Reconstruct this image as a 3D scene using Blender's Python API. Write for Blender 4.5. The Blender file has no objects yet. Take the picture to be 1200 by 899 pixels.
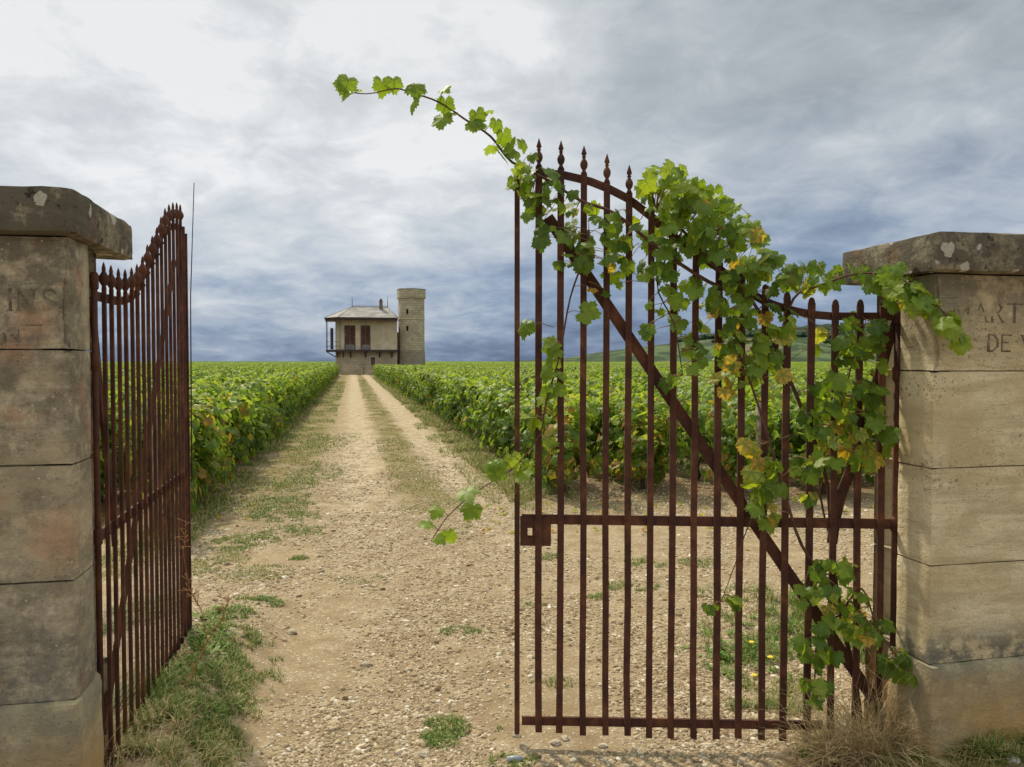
import bpy, bmesh, math, random
import numpy as np
from mathutils import Vector, Matrix, noise
R = math.radians
scene = bpy.context.scene
COL = scene.collection
rng = np.random.default_rng(7)
random.seed(7)

# ------------------------------------------------------------------ camera
CAMZ, F, PITCH = 1.6, 900.0, math.atan(26.5/900)
cd = bpy.data.cameras.new('camera'); cam = bpy.data.objects.new('camera', cd); COL.objects.link(cam)
cam.location = (0, 0, CAMZ); cam.rotation_euler = (R(90)-PITCH, 0, 0)
cd.sensor_fit = 'HORIZONTAL'; cd.sensor_width = 36; cd.lens = 27; cd.clip_start = .05; cd.clip_end = 9000
scene.camera = cam

# ------------------------------------------------------------------ light
SUN_EL, SUN_AZ = R(50), R(-33)            # azimuth from +Y, negative = left
sd = bpy.data.lights.new('sun', 'SUN'); sd.energy = 3.6; sd.angle = R(2.5); sd.color = (1, .89, .70)
so = bpy.data.objects.new('sun', sd); COL.objects.link(so)
sv = Vector((math.sin(SUN_AZ)*math.cos(SUN_EL), math.cos(SUN_AZ)*math.cos(SUN_EL), math.sin(SUN_EL)))
so.rotation_euler = sv.to_track_quat('Z', 'Y').to_euler()

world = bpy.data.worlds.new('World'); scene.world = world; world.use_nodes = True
def sky():
    nt = world.node_tree; nt.nodes.clear(); L = nt.links.new
    N = lambda t, **k: _n(nt, t, **k)
    out = N('ShaderNodeOutputWorld'); bg = N('ShaderNodeBackground'); bg.inputs[1].default_value = .1
    L(bg.outputs[0], out.inputs[0])
    st = N('ShaderNodeTexSky'); st.sky_type = 'NISHITA'; st.sun_disc = False
    st.sun_elevation = SUN_EL; st.sun_rotation = SUN_AZ
    tc = N('ShaderNodeTexCoord')
    sep = N('ShaderNodeSeparateXYZ'); L(tc.outputs['Generated'], sep.inputs[0])
    # cloud-plane coordinates: direction / (z + c)
    zc = mth(nt, 'ADD', mth(nt, 'MAXIMUM', sep.outputs[2], 0.0), .27)
    px = mth(nt, 'DIVIDE', sep.outputs[0], zc); py = mth(nt, 'DIVIDE', sep.outputs[1], zc)
    cmb = N('ShaderNodeCombineXYZ'); L(px, cmb.inputs[0]); L(py, cmb.inputs[1])
    def nz(scale, detail, rough, off, dist=0., sx=1., sy=1.):
        mp = N('ShaderNodeMapping'); mp.inputs['Location'].default_value = off; mp.inputs['Scale'].default_value = (sx, sy, 1); L(cmb.outputs[0], mp.inputs[0])
        n = N('ShaderNodeTexNoise'); n.inputs['Scale'].default_value = scale; n.inputs['Detail'].default_value = detail
        n.inputs['Roughness'].default_value = rough; n.inputs['Distortion'].default_value = dist
        L(mp.outputs[0], n.inputs[0]); return n.outputs[0]
    big = nz(.55, 3, .5, (4.3, 1.7, 0)); med = nz(2.1, 7, .56, (3.1, 5.7, 0), .25); fine = nz(6.0, 9, .6, (9, 3, 0), .4)
    def mr(v, a, b, c=0., d=1., smooth=True):
        n = N('ShaderNodeMapRange'); n.interpolation_type = 'SMOOTHSTEP' if smooth else 'LINEAR'; L(v, n.inputs[0])
        for i, x in enumerate((a, b, c, d)): n.inputs[i+1].default_value = x
        return n.outputs[0]
    def around(vec, cosr):
        vd = N('ShaderNodeVectorMath'); vd.operation = 'DOT_PRODUCT'; L(tc.outputs['Generated'], vd.inputs[0]); vd.inputs[1].default_value = Vector(vec).normalized()
        return mr(vd.outputs['Value'], cosr, 1)
    add = lambda a, b: mth(nt, 'ADD', a, b)
    mul = lambda a, b: mth(nt, 'MULTIPLY', a, b)
    lum = add(mr(sep.outputs[2], 0, .20, .17, .63, False), mul(mth(nt, 'SUBTRACT', big, .5), .55))
    lum = add(lum, mul(mth(nt, 'SUBTRACT', med, .5), .92))
    lum = add(lum, mul(mth(nt, 'SUBTRACT', fine, .5), .66))
    lum = add(lum, mul(around((-.24, .9, .31), .90), .30))       # thin cloud in front of the sun
    lum = mth(nt, 'SUBTRACT', lum, mul(around((.62, .75, .34), .88), .04))
    rp = N('ShaderNodeValToRGB'); L(lum, rp.inputs[0]); cr = rp.color_ramp
    stops = [(0, (1.0, 1.5, 2.6)), (.18, (1.6, 2.3, 3.7)), (.38, (2.75, 3.6, 5.0)), (.6, (4.9, 5.5, 6.4)), (.85, (7.2, 7.5, 7.8)), (1.0, (9.0, 9.1, 9.2))]
    ramp(cr, stops)
    r2 = N('ShaderNodeValToRGB'); L(lum, r2.inputs[0])
    ramp(r2.color_ramp, [(0, (2.2, 2.5, 2.8)), (.3, (3.1, 3.5, 3.8)), (.6, (4.7, 5.1, 5.4)), (.85, (6.6, 6.9, 7.0)), (1.0, (8.5, 8.6, 8.6))])
    sat = N('ShaderNodeMapRange'); sat.inputs[1].default_value = .10; sat.inputs[2].default_value = .32; L(sep.outputs[2], sat.inputs[0])
    cm = N('ShaderNodeMix'); cm.data_type = 'RGBA'; L(sat.outputs[0], cm.inputs[0]); L(rp.outputs[0], cm.inputs[6]); L(r2.outputs[0], cm.inputs[7])
    mx = N('ShaderNodeMix'); mx.data_type = 'RGBA'; mx.inputs[0].default_value = .93
    L(st.outputs[0], mx.inputs[6]); L(cm.outputs[2], mx.inputs[7])
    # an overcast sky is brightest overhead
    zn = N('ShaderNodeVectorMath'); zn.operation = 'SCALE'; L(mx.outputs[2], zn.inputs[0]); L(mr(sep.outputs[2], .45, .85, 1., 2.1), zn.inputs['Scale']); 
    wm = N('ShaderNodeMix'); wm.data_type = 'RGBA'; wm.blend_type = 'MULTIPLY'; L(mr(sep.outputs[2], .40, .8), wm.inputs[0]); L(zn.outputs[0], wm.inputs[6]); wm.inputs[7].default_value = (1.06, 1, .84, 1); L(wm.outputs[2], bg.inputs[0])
def _n(nt, t, **k):
    n = nt.nodes.new(t)
    for a, b in k.items(): setattr(n, a, b)
    return n
def mth(nt, op, a, b=0., c=None):
    n = nt.nodes.new('ShaderNodeMath'); n.operation = op
    for i, v in enumerate((a, b, c)):
        if v is None: continue
        if isinstance(v, (int, float)): n.inputs[i].default_value = v
        else: nt.links.new(v, n.inputs[i])
    return n.outputs[0]
def ramp(cr, stops):
    while len(cr.elements) < len(stops): cr.elements.new(.5)
    for e, (p, c) in zip(cr.elements, stops): e.position = p; e.color = (*c, 1)
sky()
vs = scene.view_settings; vs.view_transform = 'Standard'; vs.look = 'None'; vs.gamma = 1; vs.exposure = 0; vs.use_curve_mapping = False
scene.cycles.max_bounces = 6; scene.cycles.transparent_max_bounces = 8; scene.cycles.diffuse_bounces = 3
scene.cycles.glossy_bounces = 2; scene.cycles.transmission_bounces = 3

# ------------------------------------------------------------------ helpers
def P(px, py, D):
    """point at depth D (world y) seen at photo pixel"""
    a = (px-600)/F; b = (449.5-py)/F
    d = Vector((a, math.cos(PITCH)+b*math.sin(PITCH), -math.sin(PITCH)+b*math.cos(PITCH)))
    return Vector((0, 0, CAMZ)) + d*(D/d.y)
def G(px, py):
    a = (px-600)/F; b = (449.5-py)/F
    d = Vector((a, math.cos(PITCH)+b*math.sin(PITCH), -math.sin(PITCH)+b*math.cos(PITCH)))
    z = 0.
    for _ in range(6):
        t = -(CAMZ-z)/d.z; z = .5*z+.5*float(ground_z(d.x*t, d.y*t))
    return Vector((d.x*t, d.y*t, 0))
RX, RY = Vector((.979, .2034, 0)), Vector((-.2034, .979, 0))     # road frame: across, along
def UV(u, v, z=0): return RX*u + RY*v + Vector((0, 0, z))
def toUV(x, y): return x*.979+y*.2034, -x*.2034+y*.979
def sstep(a, b, x):
    t = np.clip((x-a)/(b-a), 0, 1); return t*t*(3-2*t)

def tag(o, label=None, cat=None, group=None, kind=None):
    if label: o['label'] = label
    if cat: o['category'] = cat
    if group: o['group'] = group
    if kind: o['kind'] = kind
    return o
def empty(name, loc, rz=0, **k):
    o = bpy.data.objects.new(name, None); COL.objects.link(o); o.location = loc; o.rotation_euler = (0, 0, rz)
    o.empty_display_size = .1
    return tag(o, **k)
class MB:
    def __init__(s): s.v = []; s.f = []; s.m = []; s.sm = []
    def add(s, vs_, fs, mat=0, smooth=False):
        n = len(s.v); s.v += [tuple(v) for v in vs_]; s.f += [tuple(i+n for i in f) for f in fs]
        s.m += [mat]*len(fs); s.sm += [smooth]*len(fs)
    def box(s, c, d, rz=0, mat=0, M=None):
        x, y, z = d[0]/2, d[1]/2, d[2]/2
        M = M or (Matrix.Translation(c) @ Matrix.Rotation(rz, 4, 'Z'))
        vs_ = [M @ Vector((i*x, j*y, k*z)) for i in (-1, 1) for j in (-1, 1) for k in (-1, 1)]
        s.add(vs_, [(0, 1, 3, 2), (4, 6, 7, 5), (0, 4, 5, 1), (2, 3, 7, 6), (0, 2, 6, 4), (1, 5, 7, 3)], mat)
    def bar(s, a, b, w, t, up=(0, 1, 0), mat=0):
        """flat bar from a to b, width w in the plane, thickness t along up"""
        a, b, up = Vector(a), Vector(b), Vector(up); d = b-a; l = d.length; d.normalize()
        sd_ = d.cross(up).normalized(); u = sd_.cross(d).normalized()
        M = Matrix((sd_, u, d)).transposed().to_4x4(); M.translation = (a+b)/2
        s.box(None, (w, t, l), M=M, mat=mat)
    def strip(s, pts, w, t, mat=0):
        """curved flat bar in local xz plane: pts (x,y,z); height w, thickness t along y"""
        n = len(pts); vs_ = []
        for i, p in enumerate(pts):
            q = Vector(pts[min(i+1, n-1)])-Vector(pts[max(i-1, 0)]); nn = Vector((-q.z, 0, q.x)).normalized()*w/2
            p = Vector(p)
            for sg, ty in ((1, -t/2), (1, t/2), (-1, t/2), (-1, -t/2)): vs_.append(p+nn*sg+Vector((0, ty, 0)))
        fs = [(0, 1, 2, 3), (4*n-1, 4*n-2, 4*n-3, 4*n-4)]
        for i in range(n-1):
            for k in range(4): fs.append((4*i+k, 4*i+4+k, 4*i+4+(k+1) % 4, 4*i+(k+1) % 4))
        s.add(vs_, fs, mat)
    def tube(s, pts, r, n=6, mat=0):
        pts = [Vector(p) for p in pts]; m = len(pts); vs_ = []
        rr = r if hasattr(r, '__len__') else [r]*m
        ref = Vector((.13, .21, .97))
        for i, p in enumerate(pts):
            d = (pts[min(i+1, m-1)]-pts[max(i-1, 0)]).normalized()
            a = d.cross(ref)
            if a.length < .05: a = d.cross(Vector((1, 0, 0)))
            a.normalize(); b = d.cross(a)
            for k in range(n):
                t = 2*math.pi*k/n; vs_.append(p+(a*math.cos(t)+b*math.sin(t))*rr[i])
        fs = [(i*n+k, i*n+(k+1) % n, (i+1)*n+(k+1) % n, (i+1)*n+k) for i in range(m-1) for k in range(n)]
        fs += [tuple(range(n))[::-1], tuple(range((m-1)*n, m*n))]
        s.add(vs_, fs, mat, True)
    def lathe(s, prof, c=(0, 0, 0), n=10, mat=0, smooth=True, rot=0):
        vs_ = []; m = len(prof)
        for r, z in prof:
            for k in range(n):
                t = 2*math.pi*k/n+rot; vs_.append((c[0]+r*math.cos(t), c[1]+r*math.sin(t), c[2]+z))
        fs = [(i*n+k, i*n+(k+1) % n, (i+1)*n+(k+1) % n, (i+1)*n+k) for i in range(m-1) for k in range(n)]
        fs += [tuple(range(n))[::-1], tuple(range((m-1)*n, m*n))]
        s.add(vs_, fs, mat, smooth)
    def prism(s, poly, z0, z1, mat=0):
        n = len(poly); vs_ = [(x, y, z0) for x, y in poly]+[(x, y, z1) for x, y in poly]
        fs = [tuple(range(n))[::-1], tuple(range(n, 2*n))]+[(i, (i+1) % n, n+(i+1) % n, n+i) for i in range(n)]
        s.add(vs_, fs, mat)
    def build(s, name, mats, parent=None):
        me = bpy.data.meshes.new(name); me.from_pydata(s.v, [], s.f)
        for m in (mats if isinstance(mats, (list, tuple)) else [mats]): me.materials.append(m)
        me.polygons.foreach_set('material_index', s.m); me.polygons.foreach_set('use_smooth', s.sm); me.update()
        o = bpy.data.objects.new(name, me); COL.objects.link(o)
        if parent: o.parent = parent
        return o
def np_mesh(name, V, Fc, mats, attr=None, smooth=False, parent=None, link=True, mi=None):
    """V (n,3); Fc (m,k) constant k; attr (n,4) colour 'lc'"""
    me = bpy.data.meshes.new(name); n, m, k = len(V), len(Fc), Fc.shape[1]
    me.vertices.add(n); me.vertices.foreach_set('co', np.ascontiguousarray(V, np.float32).ravel())
    me.loops.add(m*k); me.loops.foreach_set('vertex_index', np.ascontiguousarray(Fc, np.int32).ravel())
    me.polygons.add(m); me.polygons.foreach_set('loop_start', np.arange(0, m*k, k, dtype=np.int32))
    me.polygons.foreach_set('use_smooth', np.full(m, smooth))
    if mi is not None: me.polygons.foreach_set('material_index', np.ascontiguousarray(mi, np.int32))
    if attr is not None:
        a = me.attributes.new('lc', 'FLOAT_COLOR', 'POINT'); a.data.foreach_set('color', np.ascontiguousarray(attr, np.float32).ravel())
    for mt in (mats if isinstance(mats, (list, tuple)) else [mats]): me.materials.append(mt)
    me.update(calc_edges=True)
    if not link: return me
    o = bpy.data.objects.new(name, me); COL.objects.link(o)
    if parent: o.parent = parent
    return o
def noise_np(x, y, s=1., seed=0):
    """cheap smooth value noise"""
    x = np.asarray(x)*s+seed*17.3; y = np.asarray(y)*s+seed*5.7
    xi, yi = np.floor(x), np.floor(y); fx, fy = x-xi, y-yi
    fx = fx*fx*(3-2*fx); fy = fy*fy*(3-2*fy)
    h = lambda a, b: np.modf(np.abs(np.sin(a*127.1+b*311.7)*43758.5453))[0]
    return (h(xi, yi)*(1-fx)+h(xi+1, yi)*fx)*(1-fy)+(h(xi, yi+1)*(1-fx)+h(xi+1, yi+1)*fx)*fy
def fbm(x, y, s, o=4, seed=0):
    r = 0; a = .5
    for i in range(o): r = r+a*noise_np(x, y, s*2**i, seed+i); a *= .5
    return r

# ------------------------------------------------------------------ materials
class MT:
    def __init__(s, name, rough=.8, spec=.3):
        s.m = bpy.data.materials.new(name); s.m.use_nodes = True; s.nt = s.m.node_tree; s.nt.nodes.clear()
        s.out = s.n('ShaderNodeOutputMaterial'); s.b = s.n('ShaderNodeBsdfPrincipled'); s.l(s.b.outputs[0], s.out.inputs[0])
        s.b.inputs['Roughness'].default_value = rough; s.b.inputs['Specular IOR Level'].default_value = spec
    def n(s, t, **k): return _n(s.nt, t, **k)
    def l(s, a, b): s.nt.links.new(a, b)
    def coord(s, kind='Object', scale=(1, 1, 1), loc=(0, 0, 0)):
        tc = s.n('ShaderNodeTexCoord'); mp = s.n('ShaderNodeMapping'); mp.inputs['Scale'].default_value = scale; mp.inputs['Location'].default_value = loc
        if kind == 'World':
            g = s.n('ShaderNodeNewGeometry'); s.l(g.outputs['Position'], mp.inputs[0])
        else: s.l(tc.outputs[kind], mp.inputs[0])
        return mp.outputs[0]
    def noise(s, c, scale, detail=5, rough=.55, dist=0.):
        n = s.n('ShaderNodeTexNoise'); n.inputs['Scale'].default_value = scale; n.inputs['Detail'].default_value = detail
        n.inputs['Roughness'].default_value = rough; n.inputs['Distortion'].default_value = dist; s.l(c, n.inputs[0]); return n.outputs[0]
    def vor(s, c, scale, feature='F1', out=0, rand=1.):
        n = s.n('ShaderNodeTexVoronoi'); n.feature = feature; n.inputs['Scale'].default_value = scale; n.inputs['Randomness'].default_value = rand
        s.l(c, n.inputs[0]); return n.outputs[out]
    def rng(s, v, a, b, c=0., d=1.):
        n = s.n('ShaderNodeMapRange'); s.l(v, n.inputs[0])
        for i, x in enumerate((a, b, c, d)): n.inputs[i+1].default_value = x
        return n.outputs[0]
    def mix(s, f, a, b, mode='MIX'):
        n = s.n('ShaderNodeMix'); n.data_type = 'RGBA'; n.blend_type = mode
        for i, v in ((0, f), (6, a), (7, b)):
            if isinstance(v, (int, float)): n.inputs[i].default_value = v
            elif isinstance(v, tuple): n.inputs[i].default_value = (*v, 1)
            else: s.l(v, n.inputs[i])
        return n.outputs[2]
    def ramp(s, v, stops):
        n = s.n('ShaderNodeValToRGB'); s.l(v, n.inputs[0]); ramp(n.color_ramp, stops); return n.outputs[0]
    def mth(s, op, a, b=0., c=None): return mth(s.nt, op, a, b, c)
    def color(s, c): 
        if isinstance(c, tuple): s.b.inputs['Base Color'].default_value = (*c, 1)
        else: s.l(c, s.b.inputs['Base Color'])
    def bump(s, h, dist, strength=1.):
        n = s.n('ShaderNodeBump'); n.inputs['Distance'].default_value = dist; n.inputs['Strength'].default_value = strength
        s.l(h, n.inputs['Height']); s.l(n.outputs[0], s.b.inputs['Normal'])

def mat_leaf(name='leaf', trans=.5):
    t = MT(name, .48, .45)
    a = t.n('ShaderNodeAttribute'); a.attribute_name = 'lc'; sp = t.n('ShaderNodeSeparateColor'); t.l(a.outputs['Color'], sp.inputs[0])
    oi = t.n('ShaderNodeObjectInfo')
    tint = t.mth('ADD', sp.outputs[0], t.mth('MULTIPLY', t.mth('SUBTRACT', oi.outputs['Random'], .5), .10))
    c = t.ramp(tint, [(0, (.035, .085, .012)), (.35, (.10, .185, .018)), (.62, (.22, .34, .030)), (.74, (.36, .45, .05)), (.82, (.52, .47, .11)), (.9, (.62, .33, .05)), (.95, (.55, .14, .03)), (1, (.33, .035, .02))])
    yel = t.rng(sp.outputs[0], .74, .80)
    c = t.mix(t.mth('MULTIPLY', t.mth('MULTIPLY', yel, sp.outputs[1]), .8), c, (.09, .2, .025))
    c = t.mix(t.mth('MULTIPLY', sp.outputs[1], .16), c, (.30, .42, .12))
    n = t.noise(t.coord(), 60, 3)
    c = t.mix(t.rng(n, .35, .75, 0, .35), c, (.05, .12, .02))
    g = t.n('ShaderNodeNewGeometry')
    c = t.mix(t.mth('MULTIPLY', g.outputs['Backfacing'], .35), c, (.25, .36, .16))
    t.color(c)
    tr = t.n('ShaderNodeBsdfTranslucent')
    t.l(t.mix(1., c, (1.8, 1.6, .5), 'MULTIPLY'), tr.inputs[0])
    ms = t.n('ShaderNodeMixShader'); ms.inputs[0].default_value = trans
    t.l(t.b.outputs[0], ms.inputs[1]); t.l(tr.outputs[0], ms.inputs[2]); t.l(ms.outputs[0], t.out.inputs[0])
    return t.m
def mat_blade(name, cols, trans=.25):
    t = MT(name, .6, .3)
    a = t.n('ShaderNodeAttribute'); a.attribute_name = 'lc'; sp = t.n('ShaderNodeSeparateColor'); t.l(a.outputs['Color'], sp.inputs[0])
    c = t.ramp(sp.outputs[0], cols); t.color(c)
    tr = t.n('ShaderNodeBsdfTranslucent'); t.l(c, tr.inputs[0]); ms = t.n('ShaderNodeMixShader'); ms.inputs[0].default_value = trans
    t.l(t.b.outputs[0], ms.inputs[1]); t.l(tr.outputs[0], ms.inputs[2]); t.l(ms.outputs[0], t.out.inputs[0])
    return t.m
def mat_rust():
    t = MT('rusted_iron', .75, .35)
    c = t.coord('World'); n1 = t.noise(c, 9, 6, .65); n2 = t.noise(c, 70, 5, .7); n3 = t.noise(c, 300, 3)
    col = t.ramp(n1, [(0, (.028, .014, .012)), (.42, (.064, .023, .015)), (.56, (.105, .037, .020)), (.72, (.20, .08, .035))])
    col = t.mix(t.rng(n2, .55, .75, 0, .7), col, (.045, .017, .015))
    col = t.mix(t.rng(n3, .6, .8, 0, .5), col, (.22, .09, .04))
    t.color(col); t.bump(t.mth('ADD', n2, t.mth('MULTIPLY', n3, .5)), .0025, 1.)
    return t.m
def mat_stone(name, base, dark, pale, kind):
    """weathered limestone; kind: shaft_l, shaft_r, cap, plinth"""
    t = MT(name, .92, .15)
    c = t.coord('World'); cs = t.coord('World', (1, 1, 7))
    n1 = t.noise(c, 3.2, 6, .6); n2 = t.noise(c, 14, 8, .7); n3 = t.noise(c, 90, 5, .65); band = t.noise(cs, 3.0, 8, .6, .4)
    col = t.mix(t.rng(n1, .42, .58), tuple(x*.9 for x in base), pale)
    ch = t.noise(c, 7.5, 7, .72); col = t.mix(t.rng(ch, .49, .57, 0, .22 if kind == 'shaft_r' else .62), col, tuple(x*.48 for x in base))
    col = t.mix(t.rng(band, .46, .60, 0, .6), col, tuple(x*.66 for x in base))
    grain = t.noise(c, 240, 3, .6); col = t.mix(t.rng(grain, .4, .7, 0, .3), col, tuple(x*.5 for x in base))
    col = t.mix(t.rng(n3, .45, .7, 0, .35), col, tuple(x*.6 for x in base))
    sep = t.n('ShaderNodeSeparateXYZ'); t.l(c, sep.inputs[0]); z = sep.outputs[2]
    dn = t.mth('ADD', n2, t.mth('MULTIPLY', t.mth('SUBTRACT', n1, .5), .8))
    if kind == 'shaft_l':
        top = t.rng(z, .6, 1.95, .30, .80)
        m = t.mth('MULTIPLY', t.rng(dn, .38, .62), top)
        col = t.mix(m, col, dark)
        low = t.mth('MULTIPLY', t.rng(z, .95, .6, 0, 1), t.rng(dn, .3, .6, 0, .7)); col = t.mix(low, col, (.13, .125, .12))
        pk = t.noise(t.coord('World', (1, 1, 1), (3.3, 1.1, 7.2)), 2.3, 4, .5)
        col = t.mix(t.rng(pk, .52, .62, 0, .7), col, (.45, .20, .12))
        for (sx_, sy_, sz_, rad_) in ((-1.40, 2.36, 1.04, .13), (-1.47, 2.34, 1.72, .09), (-1.52, 2.33, 1.64, .08)):
            ds = t.n('ShaderNodeVectorMath'); ds.operation = 'DISTANCE'; t.l(c, ds.inputs[0]); ds.inputs[1].default_value = (sx_, sy_, sz_)
            dd_ = t.mth('ADD', ds.outputs['Value'], t.mth('MULTIPLY', t.mth('SUBTRACT', n2, .5), .16)); col = t.mix(t.rng(dd_, rad_, rad_*.3, 0, .42), col, (.52, .22, .12))
        wsp = t.vor(c, 38); wm = t.mth('MULTIPLY', t.mth('LESS_THAN', wsp, .13), t.rng(t.noise(c, 5, 2), .53, .6))
        col = t.mix(t.mth('MULTIPLY', wm, .7), col, (.62, .6, .55))
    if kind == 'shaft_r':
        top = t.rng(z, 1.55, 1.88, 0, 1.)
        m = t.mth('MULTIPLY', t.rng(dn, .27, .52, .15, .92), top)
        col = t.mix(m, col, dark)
        # little lichen dots gathered in loose horizontal clouds
        def dots_(scale, off, rmin, rmax, keep):
            vn_ = t.n('ShaderNodeTexVoronoi'); vn_.inputs['Scale'].default_value = scale
            nn_ = t.n('ShaderNodeTexNoise'); nn_.inputs['Scale'].default_value = scale*1.6; cc = t.coord('World', (1, 1, 1.2), off); t.l(cc, nn_.inputs[0])
            s1 = t.n('ShaderNodeVectorMath'); s1.operation = 'SCALE'; s1.inputs['Scale'].default_value = .35/scale; t.l(nn_.outputs['Color'], s1.inputs[0])
            s2 = t.n('ShaderNodeVectorMath'); s2.operation = 'ADD'; t.l(cc, s2.inputs[0]); t.l(s1.outputs[0], s2.inputs[1]); t.l(s2.outputs[0], vn_.inputs[0])
            cc2 = t.n('ShaderNodeSeparateColor'); t.l(vn_.outputs['Color'], cc2.inputs[0])
            r_ = t.rng(cc2.outputs[0], 0, 1, rmin, rmax); e = t.mth('SUBTRACT', r_, vn_.outputs['Distance'])
            return t.mth('MULTIPLY', t.rng(e, 0, .07), t.mth('LESS_THAN', cc2.outputs[1], keep))
        big = t.noise(t.coord('World', (1, 1, 3.0), (0, 0, 1.3)), 2.6, 4)
        dots = t.mth('MAXIMUM', dots_(44, (0, 0, 0), .10, .42, .6), dots_(90, (2, 5, 1), .1, .45, .5))
        dots = t.mth('MULTIPLY', t.mth('MULTIPLY', dots, t.rng(big, .47, .58)), t.rng(z, .85, 1.15))
        col = t.mix(t.mth('MULTIPLY', dots, .62), col, (.19, .165, .125))
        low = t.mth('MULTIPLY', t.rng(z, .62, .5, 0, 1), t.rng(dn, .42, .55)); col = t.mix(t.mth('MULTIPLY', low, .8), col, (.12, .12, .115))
        crk = t.noise(t.coord('World', (.6, .6, 14)), 2.2, 3, .5); cm = t.mth('LESS_THAN', t.mth('ABSOLUTE', t.mth('SUBTRACT', crk, .5)), .0035)
        col = t.mix(t.mth('MULTIPLY', t.mth('MULTIPLY', cm, t.rng(n1, .45, .6)), .5), col, (.1, .08, .055))
    if kind == 'plinth':
        col = t.mix(t.rng(dn, .36, .62, 0, .8), col, dark)
        low = t.mth('MULTIPLY', t.rng(z, .45, .18, 0, .85), t.rng(n1, .35, .55, .3, 1)); col = t.mix(low, col, (.60, .35, .12))
    if kind == 'cap':
        col = t.mix(t.rng(dn, .36, .54, 0, .88), col, dark)
        col = t.mix(t.rng(t.noise(c, 22, 6, .7), .58, .64, 0, .85), col, (.025, .022, .02))
        col = t.mix(t.rng(t.noise(t.coord('World', (1, 1, 1), (5, 2, 1)), 7, 5, .6), .57, .68, 0, .5), col, (.24, .12, .05))
        wp = t.n('ShaderNodeTexVoronoi'); wp.inputs['Scale'].default_value = 13; nv = t.n('ShaderNodeVectorMath'); nv.operation = 'ADD'
        nn = t.n('ShaderNodeTexNoise'); nn.inputs['Scale'].default_value = 30; t.l(c, nn.inputs[0])
        sc_ = t.n('ShaderNodeVectorMath'); sc_.operation = 'SCALE'; sc_.inputs['Scale'].default_value = .05; t.l(nn.outputs['Color'], sc_.inputs[0])
        t.l(c, nv.inputs[0]); t.l(sc_.outputs[0], nv.inputs[1]); t.l(nv.outputs[0], wp.inputs[0])
        pc = t.n('ShaderNodeSeparateColor'); t.l(wp.outputs['Color'], pc.inputs[0])
        rad = t.mth('MULTIPLY', t.mth('MAXIMUM', t.mth('SUBTRACT', pc.outputs[0], .30), 0.), .52)
        m = t.mth('MULTIPLY', t.mth('LESS_THAN', wp.outputs['Distance'], rad), t.rng(n3, .3, .5, .55, .9))
        col = t.mix(m, col, (.52, .5, .43))
    t.color(col)
    h = t.mth('ADD', t.mth('MULTIPLY', n2, 1.), t.mth('MULTIPLY', n3, .35)); h = t.mth('ADD', h, t.mth('MULTIPLY', band, .5))
    pit = t.vor(c, 60); h = t.mth('SUBTRACT', h, t.mth('MULTIPLY', t.mth('LESS_THAN', pit, .16), t.rng(n2, .5, .6, 0, .6)))
    t.bump(h, .012, 1.)
    return t.m
def mat_simple(name, col, rough=.8, var=.25, scale=6, spec=.3, bump=0., emis=None, dirt=None):
    t = MT(name, rough, spec); c = t.coord('World'); n = t.noise(c, scale, 5)
    k = t.mix(t.rng(n, .35, .65), tuple(x*(1-var) for x in col), tuple(min(1, x*(1+var)) for x in col))
    if dirt: k = t.mix(t.rng(t.noise(c, scale*.37, 6, .7), .45, .7, 0, .8), k, dirt)
    t.color(k)
    if bump: t.bump(n, bump)
    return t.m
def mat_masonry(name, c1, c2, mortar, bw, bh, dirt=(.2, .17, .12), zdirt=None):
    t = MT(name, .9, .15); c = t.coord('UV')
    br = t.n('ShaderNodeTexBrick'); br.inputs['Scale'].default_value = 1; br.inputs['Brick Width'].default_value = bw; br.inputs['Row Height'].default_value = bh
    br.inputs['Mortar Size'].default_value = .018; br.inputs['Color1'].default_value = (*c1, 1); br.inputs['Color2'].default_value = (*c2, 1); br.inputs['Mortar'].default_value = (*mortar, 1)
    br.inputs['Bias'].default_value = -.1
    t.l(c, br.inputs[0]); w = t.coord('World'); n = t.noise(w, .9, 6, .65)
    k = t.mix(t.rng(n, .42, .7, 0, .5), br.outputs[0], dirt)
    k = t.mix(t.rng(t.noise(w, 9, 4), .4, .7, 0, .3), k, tuple(x*.6 for x in c1))
    if zdirt:
        sep = t.n('ShaderNodeSeparateXYZ'); t.l(w, sep.inputs[0]); k = t.mix(t.rng(sep.outputs[2], zdirt+.15, zdirt-.1, 0, .5), k, (.17, .16, .14))
    t.color(k); t.bump(br.outputs[1], .01, -.6); return t.m

M_leaf = mat_leaf(); M_rust = mat_rust()
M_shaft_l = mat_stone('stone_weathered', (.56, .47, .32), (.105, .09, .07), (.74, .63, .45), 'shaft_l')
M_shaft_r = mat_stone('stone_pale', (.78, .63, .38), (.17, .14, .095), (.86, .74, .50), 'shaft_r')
M_plinth = mat_stone('stone_plinth', (.58, .50, .34), (.26, .24, .18), (.66, .54, .32), 'plinth')
M_cap = mat_stone('stone_capping', (.40, .345, .24), (.10, .088, .068), (.50, .43, .31), 'cap')
M_stem = mat_simple('vine_stem', (.11, .052, .036), .7, .4, 40)
M_bark = mat_simple('vine_bark', (.10, .075, .055), .95, .4, 50, bump=.004)
M_wood = mat_simple('old_wood', (.22, .18, .14), .9, .35, 20, bump=.003)
M_carve = mat_simple('carved_stain', (.17, .14, .10), .95, .35, 40)

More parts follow.
